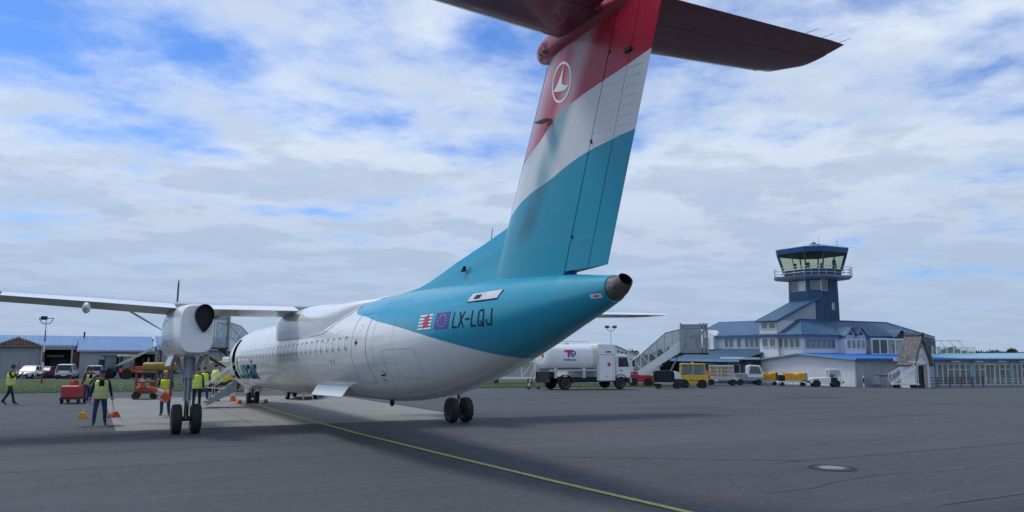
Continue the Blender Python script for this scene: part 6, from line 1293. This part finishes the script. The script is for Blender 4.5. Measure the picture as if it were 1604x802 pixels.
# ------------------------------------------------------------------ people
def person(label, x, y, rz, pose, trousers='denim', jacket='navy_cloth', vest='hi_vis', hat='cap', H=1.78, dz=0., group='ground crew'):
    """one continuous skinned body (local +y is forward, +x the right hand); clothing shells are children"""
    P_ = thing('person', label, 'person', (x, y, gz(x, y)+dz), rz, group)
    s = H/1.78; lean = pose.get('lean', 0.); twist = pose.get('twist', 0.); V = Vector
    hip = V((0, 0, .94-pose.get('drop', 0.)))
    Rl = Matrix.Rotation(-lean, 3, 'X') @ Matrix.Rotation(twist, 3, 'Z')
    def up(a): return hip + Rl @ V(a)
    Rh = Rl @ Matrix.Rotation(pose.get('head_yaw', 0), 3, 'Z') @ Matrix.Rotation(-pose.get('head_pitch', 0), 3, 'X')
    v, e, r, tg = [], [], [], []
    def vert(p, rr, t_): v.append(V(p)); r.append(rr); tg.append(t_); return len(v)-1
    def edge(a, b): e.append((a, b))
    pel = vert(hip, (.150, .115), 'leg'); wa = vert(up((0, 0, .16)), (.145, .105), 'torso'); ch = vert(up((0, .01, .36)), (.165, .12), 'torso'); up_ = vert(up((0, 0, .50)), (.12, .09), 'torso'); nk = vert(up((0, .005, .575)), (.055, .055), 'head')
    nb = up((0, .01, .60)); jw = vert(nb + Rh @ V((0, .025, .045)), (.062, .075), 'head'); hd = vert(nb + Rh @ V((0, .02, .125)), (.078, .095), 'head'); tp = vert(nb + Rh @ V((0, .005, .20)), (.055, .065), 'head')
    ns = vert(nb + Rh @ V((0, .118, .095)), (.016, .018), 'head'); 
    for a, b in ((pel, wa), (wa, ch), (ch, up_), (up_, nk), (nk, jw), (jw, hd), (hd, tp), (hd, ns)): edge(a, b)
    ends = {}
    for s_, nm in ((1, 'r'), (-1, 'l')):
        sh = vert(up((s_*.185, 0, .475)), (.062, .065), 'arm'); edge(up_, sh)
        ua, fa = V(pose.get('ua_'+nm, (s_*.18, .05, -1))).normalized(), V(pose.get('fa_'+nm, (s_*.08, .25, -1))).normalized()
        el = vert(v[sh]+ua*.285, (.047, .047), 'arm'); wr = vert(v[el]+fa*.25, (.034, .038), 'arm'); pm = vert(v[wr]+fa*.075, (.026, .040), 'hand'); edge(sh, el); edge(el, wr); edge(wr, pm)
        sd = fa.cross(V((0, 1, 0.2))); sd = sd.normalized() if sd.length > .1 else V((1, 0, 0)); cu = sd.cross(fa).normalized()
        for q, (off, ln) in enumerate(((-.030, .070), (-.010, .080), (.010, .076), (.030, .060))):
            k1 = vert(v[pm]+sd*off+fa*(ln*.55)+cu*.012, (.0095, .0095), 'hand'); k2 = vert(v[pm]+sd*off*.9+fa*ln*.8+cu*.045, (.008, .008), 'hand'); edge(pm, k1); edge(k1, k2)
        k1 = vert(v[wr]+fa*.05+sd*(-.05)+cu*.02, (.011, .011), 'hand'); k2 = vert(v[wr]+fa*.085+sd*(-.062)+cu*.04, (.009, .009), 'hand'); edge(wr, k1); edge(k1, k2)
        ends['hand_'+nm] = v[pm]+fa*.05
        th, sn = pose.get('th_'+nm, 0.), pose.get('sn_'+nm, 0.); ab = s_*pose.get('ab', .05)
        hp = vert(hip+V((s_*.095, 0, -.06)), (.098, .105), 'leg'); edge(pel, hp)
        kn = vert(v[hp]+V((ab*.9, math.sin(th), -math.cos(th))).normalized()*.42, (.066, .072), 'leg'); an = vert(v[kn]+V((ab*.4, math.sin(sn), -math.cos(sn))).normalized()*.395, (.046, .052), 'leg')
        ft = pose.get('ft_'+nm, 0.); he = vert(v[an]+V((0, -.035, -.035)), (.038, .045), 'foot'); bl = vert(v[an]+V((s_*.02, .125, -.045-ft)), (.042, .032), 'foot'); te = vert(v[an]+V((s_*.025, .19, -.052-ft*1.4)), (.032, .024), 'foot')
        edge(hp, kn); edge(kn, an); edge(an, he); edge(an, bl); edge(bl, te)
    low = min((p.z - r[i][1]) for i, p in enumerate(v) if tg[i] == 'foot')
    off = V((0, 0, -low)); v = [(p+off)*s for p in v]; r = [(a*s, b*s) for a, b in r]
    me = bpy.data.meshes.new('skeleton'); me.from_pydata([tuple(p) for p in v], e, []); tmp = bpy.data.objects.new('skeleton', me); C.objects.link(tmp)
    sk = tmp.modifiers.new('skin', 'SKIN'); sk.use_smooth_shade = True
    for i, d_ in enumerate(me.skin_vertices[0].data): d_.radius = r[i]; d_.use_root = (i == 0)
    sub = tmp.modifiers.new('sub', 'SUBSURF'); sub.levels = 2
    dg = bpy.context.evaluated_depsgraph_get(); dg.update(); bo = bpy.data.meshes.new_from_object(tmp.evaluated_get(dg)); bpy.data.objects.remove(tmp); bo.name = 'body'
    bo.materials.clear()
    for m in ('skin', trousers, jacket, 'black'): bo.materials.append(K[m])
    segs = [(v[a], v[b], tg[b] if tg[b] != 'torso' or tg[a] != 'leg' else 'torso') for a, b in e]
    for p in bo.polygons:
        c_ = p.center; best = None
        for a, b, t_ in segs:
            ab = b-a; u = max(0, min(1, (c_-a).dot(ab)/max(ab.length_squared, 1e-9))); d_ = (c_-(a+ab*u)).length
            if best is None or d_ < best[0]: best = (d_, t_)
        p.material_index = {'head': 0, 'hand': 0, 'leg': 1, 'torso': 2, 'arm': 2, 'foot': 3}[best[1]]; p.use_smooth = True
        if best[1] == 'hand' and (c_-v[0]).length < 0: p.material_index = 0
    o = bpy.data.objects.new('body', bo); C.objects.link(o); o.parent = P_
    def loc_(a): return (up(a)+off)*s
    # vest: a shell of rings round the torso with an open neck, reflective bands
    if vest:
        rg = []
        for z_, wx, wy in ((-.10, .205, .165), (.02, .20, .160), (.16, .195, .155), (.30, .205, .165), (.42, .205, .150), (.505, .165, .115)):
            rg.append([loc_((wx*math.copysign(abs(math.cos(i*math.tau/20))**.8, math.cos(i*math.tau/20)), wy*math.copysign(abs(math.sin(i*math.tau/20))**.8, math.sin(i*math.tau/20))+.005, z_)) for i in range(20)])
        vo = MB().loft(rg, False, False, skip=(lambda j, i: (j >= 3 and i in (4, 5)) or (j >= 4 and i in (0, 19, 9, 10))) if pose.get('open', True) else (lambda j, i: j >= 4 and i in (0, 19, 9, 10))).build('vest', vest, P_, True, fix=False)
        so = vo.modifiers.new('thick', 'SOLIDIFY'); so.thickness = .008
        for z_ in (.0, .14): MB().loft([[loc_((.21*math.copysign(abs(math.cos(i*math.tau/20))**.8, math.cos(i*math.tau/20)), .170*math.copysign(abs(math.sin(i*math.tau/20))**.8, math.sin(i*math.tau/20))+.005, z_+q)) for i in range(20)] for q in (0, .045)], False, False).build('reflective_band', 'reflective', vo, True, fix=False)
    hb = nb
    def hl(a): return (hb + Rh @ V(a) + off)*s
    rg = [[hl((rx*math.cos(i*math.tau/14), .005+ry*math.sin(i*math.tau/14)-.012*(j < 1), z_)) for i in range(14)] for j, (z_, rx, ry) in enumerate(((.135 if hat == 'cap' else .10, .088, .105), (.17, .086, .102), (.215, .066, .080), (.238, .02, .025)))]
    MB().loft(rg, False, True).build('cap' if hat == 'cap' else 'hair', {'cap': 'charcoal_cloth', 'hair': 'hair', 'bald': 'skin'}.get(hat, 'hair'), P_, True, fix=False)
    if hat == 'cap': MB().loft([[hl((-.075, .08, .145)), hl((.075, .08, .145)), hl((.07, .175, .128)), hl((-.07, .175, .128))], [hl((-.075, .08, .155)), hl((.075, .08, .155)), hl((.07, .175, .138)), hl((-.07, .175, .138))]]).build('cap_peak', 'charcoal_cloth', P_)
    for s_ in (-1, 1):
        c_ = hl((s_*.032, .098, .115)); MB().ball(c_, .014*s if not pose.get('shades') else .019*s, 8).build('eye' if not pose.get('shades') else 'sunglass_lens', 'black', P_, True)
        MB().ball(hl((s_*.080, .005, .10)), .026*s, 8, sq=(.5, .9, 1.2)).build('ear', 'skin', P_, True)
    MB().ball(hl((0, .098, .055)), .022*s, 8, sq=(1.2, .4, .35)).build('mouth', 'dark_red', P_, True)
    if pose.get('muffs'):
        for s_ in (-1, 1): MB().ball(hl((s_*.095, .01, .11)), .04*s, 10, sq=(.6, 1, 1.2)).build('ear_muff', 'black', P_, True)
        MB().tube([hl((.095*math.cos(a), .0, .12+.135*math.sin(a))) for a in [i*math.pi/8 for i in range(9)]], .012*s, 6).build('headband', 'black', P_, True)
    P_['hl'] = 0; del P_['hl']
    Mw = Matrix.Translation(P_.location) @ Matrix.Rotation(rz, 4, 'Z')
    return P_, {k_: Mw @ ((p+off)*s) for k_, p in ends.items()}
def face(x, y): return math.atan2(x, -y)      # rotation so that local +y looks along (x, y) is atan2(-x, y)
def heading(dx, dy): return math.atan2(-dx, dy)
# 1 walking past on the far left, hand at ear defenders
pw, hw_ = person('worker in yellow vest and ear defenders striding along at the far left edge', -2.95, 42.3, heading(.85, -.35), dict(th_r=.42, sn_r=.22, th_l=-.30, sn_l=-.62, ft_l=.06, ua_l=(-.35, .45, -.75), fa_l=(.15, .75, .85), ua_r=(.2, .5, -.8), fa_r=(-.05, .7, .9), lean=.05, muffs=1), 'charcoal_cloth', 'charcoal_cloth', 'hi_vis', 'cap', 1.80)
wd = thing('signal_wand', 'dark signal wand held upright by the worker at the far left', 'wand', hw_['hand_r']); MB().cyl((0, 0, -.1), (0, 0, .50), .014, .010, 8).build('rod', 'black', wd); MB().cyl((0, 0, -.14), (0, 0, -.02), .02, .02, 8).build('grip', 'charcoal_cloth', wd)
# 2 carrying two chocks towards the camera
pm_, hm_ = person('worker in open vest and blue trousers walking forward with a chock in each hand', .49, 28.98, heading(.02, -1), dict(ab=.13, th_r=.26, sn_r=.0, th_l=-.14, sn_l=-.5, ft_l=.05, ua_r=(.30, .05, -1), fa_r=(.16, .12, -1), ua_l=(-.30, -.05, -1), fa_l=(-.2, .15, -1), shades=1, head_pitch=.1), 'denim', 'navy_cloth', 'hi_vis_pale', 'cap', 1.78)
for nm, hn, lab in (('l', 'hand_l', 'yellow chock hanging on ropes from the right side of the forward walking worker'), ('r', 'hand_r', 'yellow chock hanging on ropes at the left side of the forward walking worker')):
    h_ = hm_[hn]; g0 = gz(h_.x, h_.y)
    ck = thing('wheel_chock', lab, 'chock', (h_.x+(.10 if nm == 'l' else -.16), h_.y-.05, g0+.26), .5 if nm == 'l' else -.4, 'wheel chocks')
    MB().prism([(-.17, 0), (.17, 0), (.05, .19), (-.05, .19)], 1, -.09, .09).build('wedge', 'amber_tarp' if nm == 'r' else 'orange', ck, bevel=.015); MB().prism([(-.13, -.02), (.16, -.02), (.05, .12), (-.05, .12)], 1, .11, .24).build('wedge', 'amber_tarp' if nm == 'r' else 'orange_dark', ck, bevel=.015)
    Mi = (Matrix.Translation(ck.location) @ Matrix.Rotation(ck.rotation_euler.z, 4, 'Z')).inverted(); hp_ = Mi @ Vector(h_)
    MB().tube([(0, 0, .19), tuple(hp_)], .009, 6).build('rope', 'off_white', ck); MB().tube([(.03, .17, .12), tuple(hp_)], .009, 6).build('rope', 'off_white', ck)
    if nm == 'l': MB().tube([(.05, 0, .02), (.25, -.15, -.15), (.5, -.45, -.245)], .009, 6).build('rope', 'off_white', ck)
# 3 stooping over the hand cart
pc_, hc_ = person('stooping dark haired worker in vest pulling the red hand cart', .12, 42.9, heading(.35, -.9), dict(lean=.55, th_r=.3, sn_r=-.15, th_l=-.15, sn_l=-.4, ft_l=.04, ua_l=(.2, .0, -1), fa_l=(.4, -.15, -1), ua_r=(.25, -.1, -1), fa_r=(.3, -.2, -1), head_pitch=-.2), 'denim', 'navy_cloth', 'hi_vis_pale', 'hair', 1.78)
# 4 carrying a cone across his body
pk, hk = person('worker in bright vest leaning forward with a traffic cone in his arms', 2.74, 32.7, heading(-.25, -.97), dict(lean=.32, th_r=.28, sn_r=-.25, th_l=.05, sn_l=-.30, ua_r=(.30, .25, -1), fa_r=(-.25, .9, -.45), ua_l=(-.3, .25, -1), fa_l=(.25, .9, -.5), head_pitch=.15, open=False), 'denim', 'charcoal_cloth', 'hi_vis', 'bald', 1.76)
hcn = (hk['hand_r']+hk['hand_l'])/2
cn_ = cone('traffic_cone', 'orange traffic cone lying across the arms of the leaning worker', tuple(hcn), 0, 0, 'traffic cones'); cn_.rotation_euler = (.35, -1.08, .15); cn_.location = Vector(hcn) + Vector((.12, -.16, -.20)); cn_.scale = (1.15, 1.15, 1.15)
# 5-7 crew at the nose
person('worker in dark trousers half hidden behind the main gear leg', 4.28, 36.5, heading(.3, .95), dict(th_r=.08, sn_r=-.05, th_l=-.05, sn_l=-.1, open=False), 'navy_cloth', 'navy_cloth', 'hi_vis', 'hair', 1.76)
person('worker in bright vest and blue jeans seen from behind with legs apart', 5.05, 40.5, heading(.15, .98), dict(ab=.16, th_r=.22, sn_r=.05, th_l=-.18, sn_l=-.28, ua_l=(-.25, .3, -1), fa_l=(.1, .8, -.8), ua_r=(.25, .2, -1), fa_r=(.1, .5, -1), lean=.08, open=False), 'denim', 'navy_cloth', 'hi_vis', 'hair', 1.74)
person('dark haired worker in pale vest and dark trousers beside the air stair rail', 5.72, 41.7, heading(.85, .4), dict(th_r=.05, sn_r=-.02, th_l=-.06, sn_l=-.08, ua_r=(.2, .25, -1), fa_r=(0, .6, -.8), open=False), 'charcoal_cloth', 'hi_vis_pale', 'hi_vis_pale', 'hair', 1.84)
# controller in the tower cab, guests on the terrace
person('controller standing at the right side of the tower cab glass', 83.0, 67.6, heading(-.3, -.9), dict(), 'charcoal_cloth', 'charcoal_cloth', None, 'hair', 1.75, 12.9-gz(83.0, 67.6), 'people in the terminal')
for xx, yy, lab in ((85.3, 63.9, 'guest in dark clothes behind the second pane of the terrace screen'), (88.4, 64.0, 'guest in dark clothes behind the middle panes of the terrace screen')):
    person(lab, xx, yy-.35, heading(-.4, -.9), dict(), 'charcoal_cloth', 'charcoal_cloth', None, 'hair', 1.7, 2.35-gz(xx, yy-.35), 'people in the terminal')

# ------------------------------------------------------------------ trees and far town
def leafy(name, n, rx, rz_, ls, m, base, trunk_h, seed):
    rr = random.Random(seed); mb = MB(); cl = [(rr.gauss(0, .42)*rx, rr.gauss(0, .42)*rx, base+rz_*(.15+.85*rr.random()), .28+.3*rr.random()) for _ in range(14)]
    for i in range(n):
        cx_, cy_, cz_, cr_ = cl[rr.randrange(len(cl))]
        d_ = Vector((rr.gauss(0, 1), rr.gauss(0, 1), rr.gauss(0, .8))).normalized()*(rr.random()**.45)*cr_*rx
        c_ = Vector((cx_, cy_, cz_))+d_; a = Vector((rr.gauss(0, 1), rr.gauss(0, 1), rr.gauss(0, 1))).normalized()*ls*(.6+.8*rr.random()); b_ = a.orthogonal().normalized()*ls*.55
        mb.add([c_-a, c_+b_, c_+a, c_-b_], [(0, 1, 2, 3)])
    tr = MB(); tr.cyl((0, 0, -.5), (0, 0, trunk_h), .05*rx+.06, .03*rx+.03, 8)
    for cx_, cy_, cz_, cr_ in cl[:8]: tr.cyl((0, 0, trunk_h*.7), (cx_*.8, cy_*.8, cz_), .02*rx+.03, .02, 5)
    return mb, tr
protos = []
for q, (mm, rx, rz_, ls) in enumerate((('leaf_dark', 2.6, 4.6, .34), ('leaf_dark', 3.2, 4.0, .36), ('leaf_mid', 3.0, 3.6, .36), ('leaf_brown', 3.0, 3.2, .36))):
    protos.append((leafy('t', 1500, rx, rz_, ls, mm, 1.3, 2.6, 40+q), mm))
tree_src = {}
def tree(kind_, x, y, sc_, label, grp):
    o = thing('tree', label, 'tree', (x, y, gz(x, y)), R.random()*6, grp); o.scale = (sc_, sc_, sc_*R.uniform(.85, 1.1))
    if kind_ not in tree_src:
        (mb, tr), mm = protos[kind_]; tree_src[kind_] = (mb.build('crown', mm, o, fix=False), tr.build('trunk', 'bark', o))
    else: inst(tree_src[kind_][0], 'crown', o); inst(tree_src[kind_][1], 'trunk', o)
    return o
def ray_xy(u, D):     # ground place seen in direction u (pixels of a 1604 wide view) at distance D
    k_ = (u-802)/1225.; return (D*(SA+CA*k_), D*(CA-SA*k_))
ORD = 'first second third fourth fifth sixth seventh eighth ninth tenth eleventh twelfth thirteenth fourteenth fifteenth sixteenth seventeenth eighteenth nineteenth twentieth'.split()
for q, u in enumerate((955, 975, 990, 1003, 1016, 1030, 1046, 1062)):
    x, y = ray_xy(u, 128+R.uniform(-8, 8)); tree(R.choice((0, 1)), x, y, R.uniform(.62, .78), ORD[q]+' dark evergreen from the left in the clump beyond the marquee', 'dark trees beyond the marquee')
far = []
for q in range(34):
    u = 1470+R.random()*190; D = 300+R.random()*120
    kq = 3 if 1535 < u < 1572 and R.random() < .7 else (2 if u > 1566 and R.random() < .7 else R.choice((0, 1, 1, 3))); far.append((u, D, kq, R.uniform(.9, 1.3)*(1.2 if 1548 < u < 1572 else 1)))
cnt = {}
for u, D, kq, s_ in sorted(far):
    kind_ = {0: 'dark green', 1: 'dark green', 2: 'mid green', 3: 'brownish'}[kq]; i_ = cnt[kind_] = cnt.get(kind_, -1)+1; x, y = ray_xy(u, D)
    tree(kq, x, y, s_, (ORD[i_] if i_ < len(ORD) else 'last')+' '+kind_+' tree from the left on the far horizon right of annex', 'trees on the far horizon')
for q in range(16):
    u = 1478+q*9+R.uniform(-3, 3); D = 330+R.uniform(-20, 60); x, y = ray_xy(u, D)
    h_ = thing('house', ORD[q]+' small '+('white' if q % 3 else 'cream')+' house from the left among trees on the far horizon', 'house', (x, y, gz(x, y)), R.uniform(-.6, .2), 'far houses')
    w2 = R.uniform(2.5, 5); MB().b2(-w2, w2, -3, 3, -1, 3.6).build('wall', 'white_wall' if q % 3 else 'cream', h_); MB().prism([(-3.4, 3.6), (3.4, 3.6), (0, 5.9)], 0, -w2-.3, w2+.3).build('roof', 'roof_red' if q % 2 else 'thatch', h_)
    for j in range(2): MB().b2(-w2*.5+j*w2-.5, -w2*.5+j*w2+.5, -3.06, -3.0, 1.6, 2.9).build('window', 'pane_dark', h_)

# ------------------------------------------------------------------ tidy
for o in WORLD_THINGS:
    if 'w_' in o: del o['w_']
sc.render.engine = 'CYCLES'
